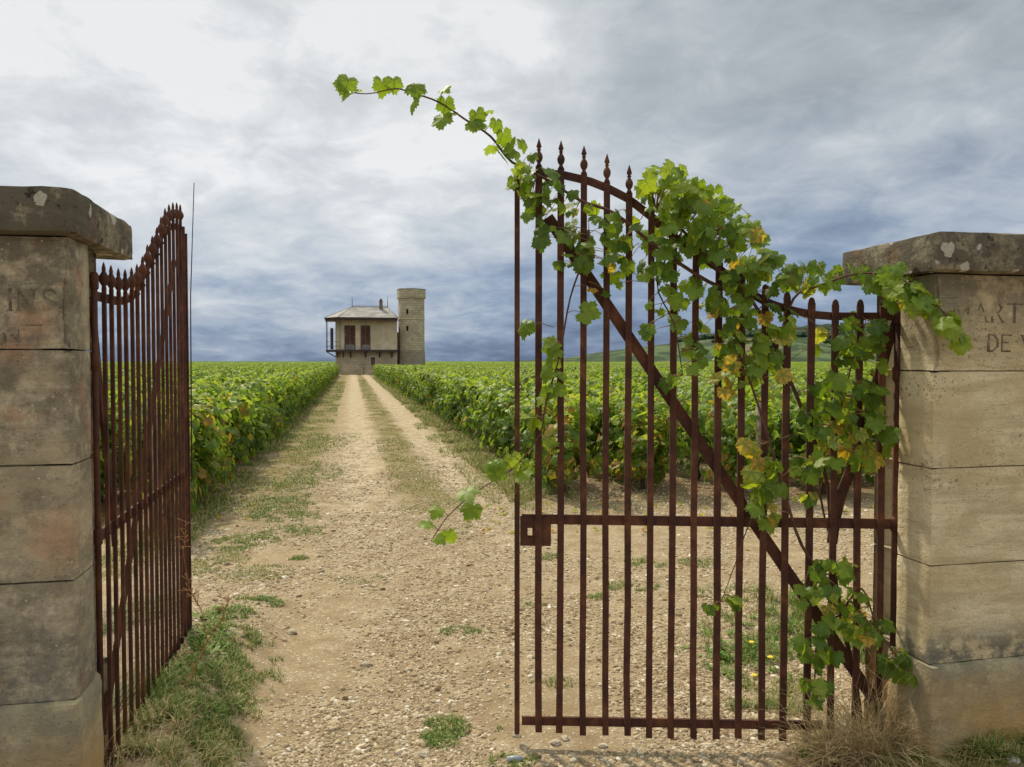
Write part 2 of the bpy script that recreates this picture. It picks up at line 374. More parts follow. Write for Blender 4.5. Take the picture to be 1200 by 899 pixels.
# ------------------------------------------------------------------ ground
def ground_z(x, y):
    x, y = np.asarray(x, float), np.asarray(y, float); u, v = toUV(x, y)
    z = .016*(fbm(x, y, 1.6, 3, 3)-.5)
    w = sstep(70, 30, np.abs(v)+np.abs(u)*.3)
    # wheel ruts and crown of the track
    rut = np.exp(-((u-.1)/.32)**2)+np.exp(-((u-1.5)/.38)**2)
    z = z-.035*rut*w*sstep(5, 11, v)
    # soil heaped round the pillars and under the left leaf
    z = z+.15*np.exp(-(((x-2.0)/.62)**2+((y-2.85)/.46)**2))
    z = z+.13*sstep(-.95, -1.35, x+.16*(y-2.6))*sstep(5.6, 4.2, y)*sstep(-1, 1.5, y)
    # vine rows stand on slightly raised soil
    return z
def mat_ground():
    t = MT('gravel_and_soil', .95, .12); c = t.coord('World')
    sep = t.n('ShaderNodeSeparateXYZ'); t.l(c, sep.inputs[0]); X, Y = sep.outputs[0], sep.outputs[1]
    u = t.mth('ADD', t.mth('MULTIPLY', X, .979), t.mth('MULTIPLY', Y, .2034))
    v = t.mth('ADD', t.mth('MULTIPLY', X, -.2034), t.mth('MULTIPLY', Y, .979))
    un = t.mth('ADD', u, t.mth('MULTIPLY', t.mth('SUBTRACT', t.noise(c, .9, 5, .6), .5), .55))
    big = t.noise(c, .8, 6, .6); med = t.noise(c, 5, 6, .65); fine = t.noise(c, 45, 5, .7)
    soil = t.ramp(med, [(0, (.17, .12, .07)), (.42, (.32, .24, .145)), (.6, (.42, .33, .21)), (1, (.55, .46, .32))])
    soil = t.mix(t.rng(fine, .4, .72, 0, .5), soil, (.17, .12, .07))
    # gravel stones
    vd = t.vor(c, 55); vcn = t.n('ShaderNodeTexVoronoi'); vcn.inputs['Scale'].default_value = 55; t.l(c, vcn.inputs[0])
    vs2 = t.n('ShaderNodeSeparateColor'); t.l(vcn.outputs['Color'], vs2.inputs[0])
    stone = t.ramp(vs2.outputs[0], [(0, (.26, .2, .13)), (.4, (.42, .35, .25)), (.75, (.55, .48, .37)), (1, (.68, .63, .53))])
    dens = t.rng(med, .38, .6, .15, .85)
    sm = t.mth('MULTIPLY', t.mth('LESS_THAN', vd, .42), t.mth('LESS_THAN', vs2.outputs[1], dens))
    sm = t.mth('MULTIPLY', sm, .8)
    k = t.mix(sm, soil, stone)
    # pale compacted wheel tracks further up
    far = t.rng(v, 5, 11)
    def bandm(cn, w, s):
        d = t.mth('ABSOLUTE', t.mth('SUBTRACT', un, cn)); return t.rng(d, w, w-s)
    tr1, tr2 = bandm(.12, .42, .25), bandm(1.5, .5, .28)
    trk = t.mth('MAXIMUM', tr1, tr2)
    k = t.mix(t.mth('MULTIPLY', t.mth('MULTIPLY', trk, far), t.rng(med, .36, .6, .05, .7)), k, (.56, .48, .35))
    fs_ = t.noise(t.coord('World', (1, .6, 1)), 11, 7, .75); k = t.mix(t.mth('MULTIPLY', t.rng(fs_, .52, .64, 0, .7), far), k, (.26, .19, .11)); k = t.mix(t.mth('MULTIPLY', t.rng(fs_, .46, .34, 0, .6), far), k, (.62, .55, .42))
    # grassy strips: crown, both verges
    gcol = t.ramp(t.noise(c, 3.2, 7, .7), [(0, (.06, .085, .02)), (.42, (.125, .13, .036)), (.55, (.21, .165, .065)), (1, (.31, .23, .11))])
    crown = bandm(.8, .36, .2); vl = bandm(-1.05, .72, .4); vr = bandm(2.15, .42, .25)
    gm = t.mth('MULTIPLY', t.mth('MAXIMUM', t.mth('MAXIMUM', crown, vl), vr), t.rng(v, 6.5, 10))
    gm = t.mth('MULTIPLY', gm, t.rng(t.noise(c, 2.1, 7, .7), .36, .52, .15, .9))
    k = t.mix(gm, k, gcol)
    # vineyard floor: brown tilled soil with weeds
    vy = t.mth('MAXIMUM', t.rng(u, 2.2, 2.6), t.rng(u, -1.4, -1.8)); vy = t.mth('MULTIPLY', vy, t.rng(v, 7.2, 8.6))
    vcol = t.mix(t.rng(t.noise(c, 2.6, 6, .7), .5, .62, 0, .75), (.235, .155, .09), (.09, .11, .035))
    vcol = t.mix(t.rng(fine, .45, .7, 0, .4), vcol, (.35, .25, .16))
    k = t.mix(vy, k, vcol)
    dist = t.mth('MAXIMUM', t.rng(v, 120, 300), t.rng(t.mth('ABSOLUTE', u), 120, 300))
    k = t.mix(dist, k, (.09, .15, .03))
    t.color(k)
    h = t.mth('ADD', t.mth('MULTIPLY', t.mth('MULTIPLY', t.mth('SUBTRACT', .5, vd), sm), 1.2), t.mth('ADD', t.mth('MULTIPLY', fine, .9), t.mth('MULTIPLY', med, 1.5)))
    t.bump(h, .012, 1.); return t.m
def axis(lo, hi, step, ext, g=1.16):
    a = list(np.arange(lo, hi+1e-6, step)); s = step
    while a[-1] < ext[1]: s *= g; a.append(a[-1]+s)
    s = step
    while a[0] > ext[0]: s *= g; a.insert(0, a[0]-s)
    return np.array(a)
xs = axis(-4, 5, .05, (-3500, 3500)); ys = axis(1.2, 9.5, .05, (-40, 3500))
XX, YY = np.meshgrid(xs, ys); ZZ = ground_z(XX, YY)
nx, ny = len(xs), len(ys); idx = np.arange(nx*ny).reshape(ny, nx)
Fq = np.stack([idx[:-1, :-1], idx[:-1, 1:], idx[1:, 1:], idx[1:, :-1]], -1).reshape(-1, 4)
g = np_mesh('ground', np.stack([XX, YY, ZZ], -1).reshape(-1, 3), Fq, mat_ground(), smooth=True); tag(g, kind='structure')

# far hill on the right
def mat_hill():
    t = MT('hillside', .95, .1); c = t.coord('World'); n = t.noise(t.coord('World', (1, .3, 1)), .02, 5); v = t.vor(t.coord('World', (1, .35, 1)), .018, out=1)
    s2 = t.n('ShaderNodeSeparateColor'); t.l(v, s2.inputs[0])
    k = t.ramp(s2.outputs[0], [(0, (.045, .075, .035)), (.5, (.07, .11, .045)), (.8, (.10, .14, .06)), (1, (.15, .15, .09))])
    k = t.mix(t.rng(t.noise(t.coord('World', (1, .35, 1)), .035, 7, .75), .47, .55, 0, .9), k, (.028, .05, .026))
    t.color(k); return t.m
hpx = [560, 640, 690, 730, 770, 800, 850, 900, 950, 1000, 1060, 1150, 1300, 1700]
hpy = [425, 421, 418.5, 412, 404, 400, 395, 391, 387, 386, 383, 380, 376, 372]
def hill_h(x, y):
    px = 600+F*x/np.maximum(y, 1); top = (423-np.interp(px, hpx, hpy))/F*900
    return top*sstep(480, 900, y)+0*x
hx = np.linspace(-120, 1700, 150); hy = np.linspace(430, 1500, 60)
HX, HY = np.meshgrid(hx, hy); HZ = hill_h(HX, np.minimum(HY, 900))*(HY/900 > 0)+1.6*sstep(500, 900, HY)-1+4*(fbm(HX, HY, .01, 4)-.5)*sstep(500, 800, HY)
i2 = np.arange(HX.size).reshape(HX.shape); Fh = np.stack([i2[:-1, :-1], i2[:-1, 1:], i2[1:, 1:], i2[1:, :-1]], -1).reshape(-1, 4)
tag(np_mesh('hill', np.stack([HX, HY, HZ], -1).reshape(-1, 3), Fh, mat_hill(), smooth=True), kind='structure')
def hz_at(x, y): return float(hill_h(np.array(x), np.array(min(y, 900.)))+1.6*sstep(500, 900, np.array(y))-1)

# ------------------------------------------------------------------ leaves
def leaf_template(hi=True):
    lobes = [(90, 1.0, 35), (90+58, .90, 33), (90-58, .90, 33), (90+116, .74, 36), (90-116, .74, 36)]
    def r(th):
        b = 0
        for a, l, w in lobes:
            d = abs((th-a+180) % 360-180); b = max(b, l*(1-.33*min(1, d/w)**1.3))
        d = abs((th-270+180) % 360-180)
        if d < 26: b *= .18+.82*(d/26)**.8
        return b
    def vein(th): return max(math.exp(-(((th-a+180) % 360-180)/9)**2) for a, _, _ in lobes)
    n = 40 if hi else 12
    ths = [270+360*i/n for i in range(n)] if hi else [270, 300, 330, 352, 12, 34, 62, 90, 118, 146, 168, 188, 210, 240]
    if not hi: n = len(ths)
    V = [(0, 0, 0)]; vn = [1.]
    if hi:
        for i, th in enumerate(ths):
            rr = r(th)*.55; V.append((rr*math.cos(R(th)), rr*math.sin(R(th)), 0)); vn.append(vein(th))
    for i, th in enumerate(ths):
        rr = r(th)*(1+(.075*(1 if i % 2 else -1) if hi else 0)); V.append((rr*math.cos(R(th)), rr*math.sin(R(th)), 0)); vn.append(vein(th)*.7)
    Fc = []
    for i in range(n):
        j = (i+1) % n
        Fc.append((0, 1+i, 1+j))
        if hi: Fc += [(1+i, 1+n+i, 1+n+j), (1+i, 1+n+j, 1+j)]
    V = np.array(V); 
    rr = np.hypot(V[:, 0], V[:, 1]); vn = np.array(vn)
    V[:, 2] = -.20*rr**2 + .07*vn*rr*0 - .06*(1-vn)*rr
    V[:, 1] += .25                                          # petiole joint at origin-ish
    return V, np.array(Fc), vn
LT_HI, LT_LO = leaf_template(True), leaf_template(False)
def leaves_arrays(T, pos, nrm, tip, size, tint, curl):
    """instances of a leaf template; all numpy"""
    V, Fc, vn = T; n, k = len(pos), len(V)
    nrm = nrm/np.linalg.norm(nrm, axis=1, keepdims=True)
    tip = tip-nrm*np.sum(tip*nrm, 1, keepdims=True); tip = tip/np.maximum(np.linalg.norm(tip, axis=1, keepdims=True), 1e-6)
    sx = np.cross(tip, nrm)
    loc = np.repeat(V[None], n, 0)*size[:, None, None]
    loc[:, :, 2] *= curl[:, None]
    wob = (rng.random((n, 1))*.5-.1)*np.abs(V[None, :, 0])*size[:, None]      # V-fold along the midrib
    loc[:, :, 2] += wob
    if k > 20: loc[:, :, 2] += .045*size[:, None]*np.sin(V[None, :, 0]*7+rng.random((n, 1))*6)*np.cos(V[None, :, 1]*6+rng.random((n, 1))*6)
    W = pos[:, None]+loc[:, :, :1]*sx[:, None]+loc[:, :, 1:2]*tip[:, None]+loc[:, :, 2:]*nrm[:, None]
    A = np.zeros((n, k, 4)); A[:, :, 0] = tint[:, None]; A[:, :, 1] = vn[None]; A[:, :, 2] = rng.random((n, 1)); A[:, :, 3] = 1
    FF = (Fc[None]+(np.arange(n)*k)[:, None, None]).reshape(-1, 3)
    return W.reshape(-1, 3), FF, A.reshape(-1, 4)

# ------------------------------------------------------------------ vineyard
def vine_foliage_mesh(seed, autumn=0., nl=620, reach=1.):
    rs = np.random.default_rng(seed); pos = []; out = []; hh = []
    def put(p, o):
        p = np.array(p); p[1] = np.clip(p[1], -.42, .42)
        if p[2] > .05: pos.append(p); out.append(o); hh.append(p[2])
    ncl = 30                                                # leaf clumps carried by the canes
    for i in range(ncl):
        cx_ = rs.uniform(-.5, .5); cz_ = .25+.80*rs.random()**.8; sd__ = rs.choice([-1, 1]); cy_ = sd__*rs.uniform(.06, .27)*(1-.5*max(0, cz_-.8)); sg = rs.uniform(.05, .095)
        for j in range(nl//ncl):
            d = rs.normal(0, 1, 3)*np.array([sg, sg*.8, sg*1.1]); put([cx_+d[0], cy_+d[1], cz_+d[2]], [d[0]*6+rs.normal(0, .4), sd__*.7+d[1]*6+rs.normal(0, .3), .5+d[2]*5+rs.normal(0, .3)])
    for i in range(9):                                      # upright shoots above the wires
        x0 = rs.uniform(-.5, .5); y0 = rs.normal(0, .1); top = rs.uniform(1.0, 1.16)+(.12 if rs.random() < .25 else 0); lx, ly = rs.normal(0, .12), rs.normal(0, .15)
        for j in range(16):
            t = (j+rs.random())/16; put([x0+lx*t+rs.normal(0, .03), y0+ly*t+rs.normal(0, .035), .6+t*(top-.6)], [rs.normal(0, .5), rs.normal(0, .6), .9+rs.normal(0, .3)])
    for i in range(5):                                      # trailing shoots below
        x0 = rs.uniform(-.5, .5); sd__ = rs.choice([-1, 1])
        for j in range(9):
            t = j/9; put([x0+rs.normal(0, .05), sd__*(.16+.18*t)+rs.normal(0, .03), .55-.38*t], [rs.normal(0, .4), sd__+rs.normal(0, .3), .3])
    pos, out, hh = np.array(pos), np.array(out), np.array(hh)
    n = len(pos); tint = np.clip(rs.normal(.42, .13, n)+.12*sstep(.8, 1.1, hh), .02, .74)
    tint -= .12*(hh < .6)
    am = rs.random(n) < (.035+autumn*(.75-.55*(hh-.3))); tint[am] = rs.choice([.79, .81, .84, .88, .93, .97], am.sum())
    tip = np.stack([rs.normal(0, .5, n), rs.normal(0, .4, n), -np.ones(n)], 1)
    return leaves_arrays(LT_LO, pos, out, tip, rs.uniform(.038, .088, n), tint, rs.uniform(.6, 2.4, n))
FOL = []
for k in range(8):
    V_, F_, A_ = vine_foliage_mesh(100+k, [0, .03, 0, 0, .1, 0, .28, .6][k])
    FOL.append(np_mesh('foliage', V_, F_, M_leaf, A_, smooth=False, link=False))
def trunk_mesh(seed):
    rs = random.Random(seed); m = MB()
    p = [Vector((0, 0, -.03))]; 
    for i in range(5): p.append(p[-1]+Vector((rs.uniform(-.03, .03), rs.uniform(-.03, .03), .095)))
    m.tube(p, [.034, .028, .024, .023, .026, .022], 7)
    for s_ in (-1, 1): m.tube([p[-1], p[-1]+Vector((s_*.15, 0, .05)), p[-1]+Vector((s_*.38, .02, .08))], [.02, .013, .009], 5)
    return m
TRK = []
for k in range(3):
    o = trunk_mesh(k).build('trunk', M_bark); TRK.append(o.data); bpy.data.objects.remove(o)
ordn = ['first', 'second', 'third', 'fourth', 'fifth', 'sixth', 'seventh', 'eighth', 'ninth', 'tenth', 'eleventh', 'twelfth', 'thirteenth', 'fourteenth', 'fifteenth', 'sixteenth', 'seventeenth', 'eighteenth', 'nineteenth', 'twentieth']
tens = {20: 'twenty', 30: 'thirty', 40: 'forty', 50: 'fifty'}
def ordinal(n):
    if n <= 20: return ordn[n-1]
    a, b = n//10*10, n % 10
    return (tens[a]+'-'+ordn[b-1]) if b else {30: 'thirtieth', 40: 'fortieth', 50: 'fiftieth'}[a]
ROWS = []                                                   # (u, v0, side, row number)
for k in range(90): ROWS.append((-1.78-k*1.0, 7.6+.10*k+.25*math.sin(k*2.1), 'left', k+1))
for k in range(260): ROWS.append((2.52+k*1.0, 8.5-.20*min(k, 12)+.2*math.sin(k*1.7), 'right', k+1))
cand = []
for (u, v0, side, rn) in ROWS:
    vend = 84 if (side == 'left' and rn <= 3) or (side == 'right' and rn <= 7) else 118
    i = 0; v = v0+.5
    while v < vend:
        p = UV(u, v); px = 600+F*p.x/max(p.y, .5)
        if p.y > 2 and -80 < px < 1300: cand.append((p.y, px, u, v, side, rn, i+1))
        v += 1.0; i += 1
cand.sort()
near = [c for c in cand if 95 < c[1] < 1052][:300]; ns = set((c[2], c[3]) for c in near)
for (D, px, u, v, side, rn, pn) in near:
    p = UV(u, v); z = float(ground_z(p.x, p.y))
    h = abs(math.sin(u*12.9898+v*78.233)*43758.5) % 1
    k = int(h*6); aut = False
    if (side == 'left' and rn == 1 and pn in (2, 3)) or (side == 'right' and (rn, pn) in ((1, 1), (2, 1), (4, 1), (7, 2))) or h > .975: k = 7; aut = True
    elif h > .91 or (side == 'right' and pn == 1 and rn % 2) or (side == 'left' and rn == 1 and pn in (1, 4)): k = 6
    r_ = empty('grapevine', (p.x, p.y, z), R(90)+R(11.74)+(math.pi if (rn+pn) % 2 else 0),
               label='%s grapevine, %s plant along the %s row %s of the track' % ('orange-tinged' if aut else 'green', ordinal(pn), ordinal(rn), side), cat='grapevine', group='grapevines planted in rows')
    h2 = abs(math.sin(u*7.13+v*33.7)*9831.7) % 1; r_.scale = (1.04, .85+.35*h2, .90+.17*((h*7.3) % 1))
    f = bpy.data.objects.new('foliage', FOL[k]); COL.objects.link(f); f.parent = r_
    tk = bpy.data.objects.new('trunk', TRK[pn % 3]); COL.objects.link(tk); tk.parent = r_

# the rest of the vineyard: instances of a few hedge-like plants, one object
rest = [(u, v, 1.) for (D, px, u, v, side, rn, pn) in cand if (u, v) not in ns]
for (u, v0, side, rn) in ROWS:
    pass
for v in np.arange(119, 330, 2.2):
    for u in np.arange(-160, 330, 2.2):
        p = UV(u, v); px = 600+F*p.x/p.y
        if -30 < px < 1230 and not (px < 395 and v > 190): rest.append((u+.4*math.sin(v*3.3), v, 2.1))
rest = np.array(rest); xy = np.stack([rest[:, 0]*.979-rest[:, 1]*.2034, rest[:, 0]*.2034+rest[:, 1]*.979], 1)
inh = (rest[:, 0] > -4.3) & (rest[:, 0] < 9) & (rest[:, 1] > 84.5) & (rest[:, 1] < 101)
rest, xy = rest[~inh], xy[~inh]
me = bpy.data.meshes.new('distant_vines'); me.vertices.add(len(rest))
me.vertices.foreach_set('co', np.stack([xy[:, 0], xy[:, 1], ground_z(xy[:, 0], xy[:, 1])], 1).astype(np.float32).ravel())
a = me.attributes.new('sc', 'FLOAT_VECTOR', 'POINT'); sc3 = np.stack([rest[:, 2]*1.04, rest[:, 2]*rng.uniform(.85, 1.2, len(rest)), rng.uniform(.88, 1.07, len(rest))], 1)
a.data.foreach_set('vector', sc3.astype(np.float32).ravel()); me.update()
dv = bpy.data.objects.new('distant_vines', me); COL.objects.link(dv)
tag(dv, 'sea of green vine rows running back to the horizon', 'vineyard', kind='stuff')
def gn_vines(o):
    ng = bpy.data.node_groups.new('scatter_vines', 'GeometryNodeTree')
    ng.interface.new_socket('Geometry', in_out='INPUT', socket_type='NodeSocketGeometry'); ng.interface.new_socket('Geometry', in_out='OUTPUT', socket_type='NodeSocketGeometry')
    gi, go = ng.nodes.new('NodeGroupInput'), ng.nodes.new('NodeGroupOutput')
    m2p = ng.nodes.new('GeometryNodeMeshToPoints'); ip = ng.nodes.new('GeometryNodeInstanceOnPoints'); jg = ng.nodes.new('GeometryNodeJoinGeometry')
    ng.links.new(gi.outputs[0], m2p.inputs[0]); ng.links.new(m2p.outputs[0], ip.inputs['Points'])
    picks = []
    for q in range(7):
        src = next(ob for ob in COL.objects if ob.name.startswith('foliage') and ob.data == FOL[q]); picks.append(src)
    for s_ in picks[::-1]:
        oi = ng.nodes.new('GeometryNodeObjectInfo'); oi.inputs['Object'].default_value = s_; oi.inputs['As Instance'].default_value = True; oi.transform_space = 'ORIGINAL'
        ng.links.new(oi.outputs['Geometry'], jg.inputs[0])
    ng.links.new(jg.outputs[0], ip.inputs['Instance']); ip.inputs['Pick Instance'].default_value = True
    ri = ng.nodes.new('FunctionNodeRandomValue'); ri.data_type = 'INT'; ri.inputs['Min'].default_value = 0; ri.inputs['Max'].default_value = 6
    ng.links.new(ri.outputs[2], ip.inputs['Instance Index'])
    ip.inputs['Rotation'].default_value = (0, 0, R(90)+R(11.74))
    at = ng.nodes.new('GeometryNodeInputNamedAttribute'); at.data_type = 'FLOAT_VECTOR'; at.inputs[0].default_value = 'sc'
    ng.links.new(at.outputs[0], ip.inputs['Scale']); ng.links.new(ip.outputs[0], go.inputs[0])
    md = o.modifiers.new('scatter', 'NODES'); md.node_group = ng
gn_vines(dv)

# row-end posts
posts = [('right', 3), ('right', 5), ('left', 1), ('left', 2)]
for side, rn in posts:
    u, v0 = next((r_[0], r_[1]) for r_ in ROWS if r_[2] == side and r_[3] == rn)
    p = UV(u, v0-.12); m = MB(); hgt = 1.12
    m.tube([(0, 0, -.05), (.004, 0, .5), (.01, .006, hgt)], [.042, .041, .038], 9)
    o = m.build('wooden_post', M_wood); o.location = (p.x, p.y, float(ground_z(p.x, p.y))); o.rotation_euler = (0, 0, rn)
    tag(o, 'weathered wooden post at the near end of the %s vine row %s of the track' % (ordinal(rn), side), 'post', 'posts at the ends of the vine rows')

# ------------------------------------------------------------------ gate leaves
def rail_z0(s):                                              # swan-neck profile over distance from hinge
    return float(np.interp(s, [0.0, 0.265, 0.337, 0.406, 0.509, 0.613, 0.716, 0.878, 0.974, 1.071, 1.153, 1.232, 1.336, 1.429, 1.53],
                           [1.777, 1.779, 1.786, 1.8, 1.831, 1.89, 1.98, 2.092, 2.18, 2.257, 2.3, 2.332, 2.358, 2.37, 2.37]))
barpx = [1029, 1003, 975, 948, 920, 895, 868, 842, 815, 789, 763, 737, 711, 684, 657, 631]
LEN = 1.525
def finial_mesh(kind):
    m = MB()
    if kind == 'spear': pr = [(.011, 0), (.012, .008), (.007, .016), (.015, .030), (.0175, .043), (.015, .055), (.008, .066), (.006, .072), (.011, .076), (.006, .081), (.0125, .09), (.006, .112), (.001, .128)]
    elif kind == 'bulb': pr = [(.010, 0), (.008, .012), (.016, .026), (.021, .040), (.018, .054), (.011, .066), (.007, .074), (.008, .084), (.005, .10), (.001, .112)]
    else: pr = [(.013, 0), (.012, .012), (.008, .020), (.002, .024)]
    m.lathe(pr, n=10); return m
FIN = {}
for k in ('spear', 'bulb', 'round'):
    o = finial_mesh(k).build('finial', M_rust); FIN[k] = o.data; bpy.data.objects.remove(o)
def gate_leaf(loc, rz, side, style, zoff, label, kz=1.):
    """side: +1 bars proud towards local +y, -1 towards -y"""
    root = empty('iron_gate', (loc[0], loc[1], zoff), rz, label=label, cat='gate', group='two leaves of the rusted iron gate')
    zb, y1 = .055, side*.013
    rail_z = lambda s: 1.79+(rail_z0(s)-1.79)*kz
    hr = 1. if style == 'spear' else .65
    rs = random.Random(3+side)
    m = MB(); pts = [(s, 0, rail_z(s)) for s in np.linspace(.0, 1.45 if style == 'spear' else LEN-.02, 40)]; m.strip(pts, .031, .012); m.build('top_rail', M_rust, root)
    m = MB(); m.bar((.0, 0, .945), (LEN-.02, 0, .945), .040, .012); m.build('middle_rail', M_rust, root)
    m = MB(); m.bar((.28 if style == 'spear' else .02, 0, .115), (LEN-.02, 0, .098), .036, .012); m.build('bottom_rail', M_rust, root)
    # hinge stile, round bar with collars
    m = MB(); m.tube([(0, 0, .16), (0, 0, 1.0), (0, 0, rail_z(0)+(.02 if style == 'spear' else .07))], .016*hr, 9)
    for z in (.18, .945, 1.55, rail_z(0)+(.0 if style == 'spear' else .05)): m.lathe([(.016*hr, -.03), (.022*hr, -.025), (.023*hr, .02), (.016*hr, .03)], (0, 0, z), 9)
    m.build('hinge_post', M_rust, root)
    # free-end stile
    m = MB(); zt = rail_z(LEN)-.03 if style == 'spear' else rail_z(LEN)+.02
    m.box((LEN, 0, (zt+zb-.01)/2), (.020, .034, zt-zb+.01)); m.build('end_stile', M_rust, root)
    for i, px in enumerate(barpx):
        s = (1048-px)/443*LEN; top = rail_z(s)+.03
        kind = style if style == 'bulb' else ('spear' if s > .66 else 'round')
        if kind == 'round': top = rail_z(s)+.045
        if kind == 'spear': top = rail_z(s)+.022
        bend = rs.uniform(-.004, .004)
        if style == 'bulb': sc = (.0145, .013)
        else: sc = (.0265, .012)
        m = MB(); b0 = zb+rs.uniform(-.008, .008)
        hs = [b0, .3, .6, .945, 1.3, 1.6, top]; m.strip([(s+(bend if q_ == 0 else 0)+rs.uniform(-.0022, .0022)*(0 < q_ < 6), y1, h_) for q_, h_ in enumerate(hs)], sc[0]*rs.uniform(.94, 1.05), sc[1])
        for zr in (.945, .098, rail_z(s)): m.box((s, y1+side*(sc[1]/2+.0012), zr), (.010, .004, .010))
        b = m.build('bar', M_rust, root)
        f = bpy.data.objects.new('finial', FIN[kind]); COL.objects.link(f); f.parent = b; f.location = (s, y1, top-.002)
        k = {'spear': .90, 'bulb': .85, 'round': 1.}[kind]; f.scale = (k, k, k)
        if kind == 'round': f.scale = (1.02, .5, 1)
    # long diagonal brace (free top to hinge bottom), short curved brace near the hinge
    m = MB(); m.bar((1.40, -y1*.95, 2.19 if kz == 1 else 2.08), (.07, -y1*.95, .22), .046, .012); m.build('diagonal_brace', M_rust, root)
    m = MB(); cp = [(0.0, 1.77), (.04, 1.66), (.09, 1.45), (.135, 1.29), (.175, 1.16), (.215, 1.05), (.235, .95), (.245, .86)]
    m.strip([(x, -y1*.95, z) for x, z in cp], .040, .012); m.build('curved_brace', M_rust, root)
    return root
H_R, Fr_R = Vector((1.543, 3.07, 0)), Vector((.018, 3.17, 0))
gr = gate_leaf(H_R, math.atan2(Fr_R.y-H_R.y, Fr_R.x-H_R.x), 1, 'spear', 0, 'rusted iron gate leaf overgrown with a climbing grapevine')
# lock case with a through keyhole
m = MB(); x0, x1, z0, z1 = 1.385, 1.512, .835, .955
kx, kz = 1.472, .895
for t_ in (-.016, .016):
    for (a0, a1, c0, c1) in ((x0, kx-.010, z0, z1), (kx+.010, x1, z0, z1), (kx-.010, kx+.010, z0, kz-.022), (kx-.010, kx+.010, kz+.014, z1)):
        m.box(((a0+a1)/2, t_*.8-.004, (c0+c1)/2), (a1-a0, .002, c1-c0))
m.box(((x0+x1)/2, -.004, z1-.001), (x1-x0, .024, .003)); m.box(((x0+x1)/2, -.004, z0+.001), (x1-x0, .024, .003)); m.box((x0+.001, -.004, (z0+z1)/2), (.003, .024, z1-z0-.008))
m.build('lock_case', M_rust, gr)
H_L, Fr_L = Vector((-1.437, 2.65, 0)), Vector((-1.78, 4.17, 0))
gl = gate_leaf(H_L, math.atan2(Fr_L.y-H_L.y, Fr_L.x-H_L.x), -1, 'bulb', .045, 'bare rusted iron gate leaf swung open beside the stone pillar', .80)
M_wire = mat_simple('galvanised_wire', (.42, .43, .42), .5, .2, 80, .5)
m = MB()
for i in range(60):
    s = .03+i*.0255; m.tube([(s, .028, .10), (s, .028, .62+.05*math.sin(i*.4))], .0009, 3)
for j in range(21):
    z = .11+j*.0255; m.tube([(.02, .028, z), (.5, .03, z+.004), (1.0, .027, z-.003), (LEN+.01, .028, z)], .0009, 3)
m.build('wire_mesh', M_wire, gl)
# outer half of the closing stile and thin rod tied to it
m = MB(); m.bar((LEN+.022, .0, .06), (LEN+.022, 0, 2.24), .018, .05); m.build('meeting_stile', M_rust, gl)
m = MB(); m.tube([(LEN+.045, -.03, .9), (LEN+.045, -.035, 1.9), (LEN+.045, -.06, 2.52)], [.004, .003, .0022], 5); m.build('thin_rod', M_rust, gl)

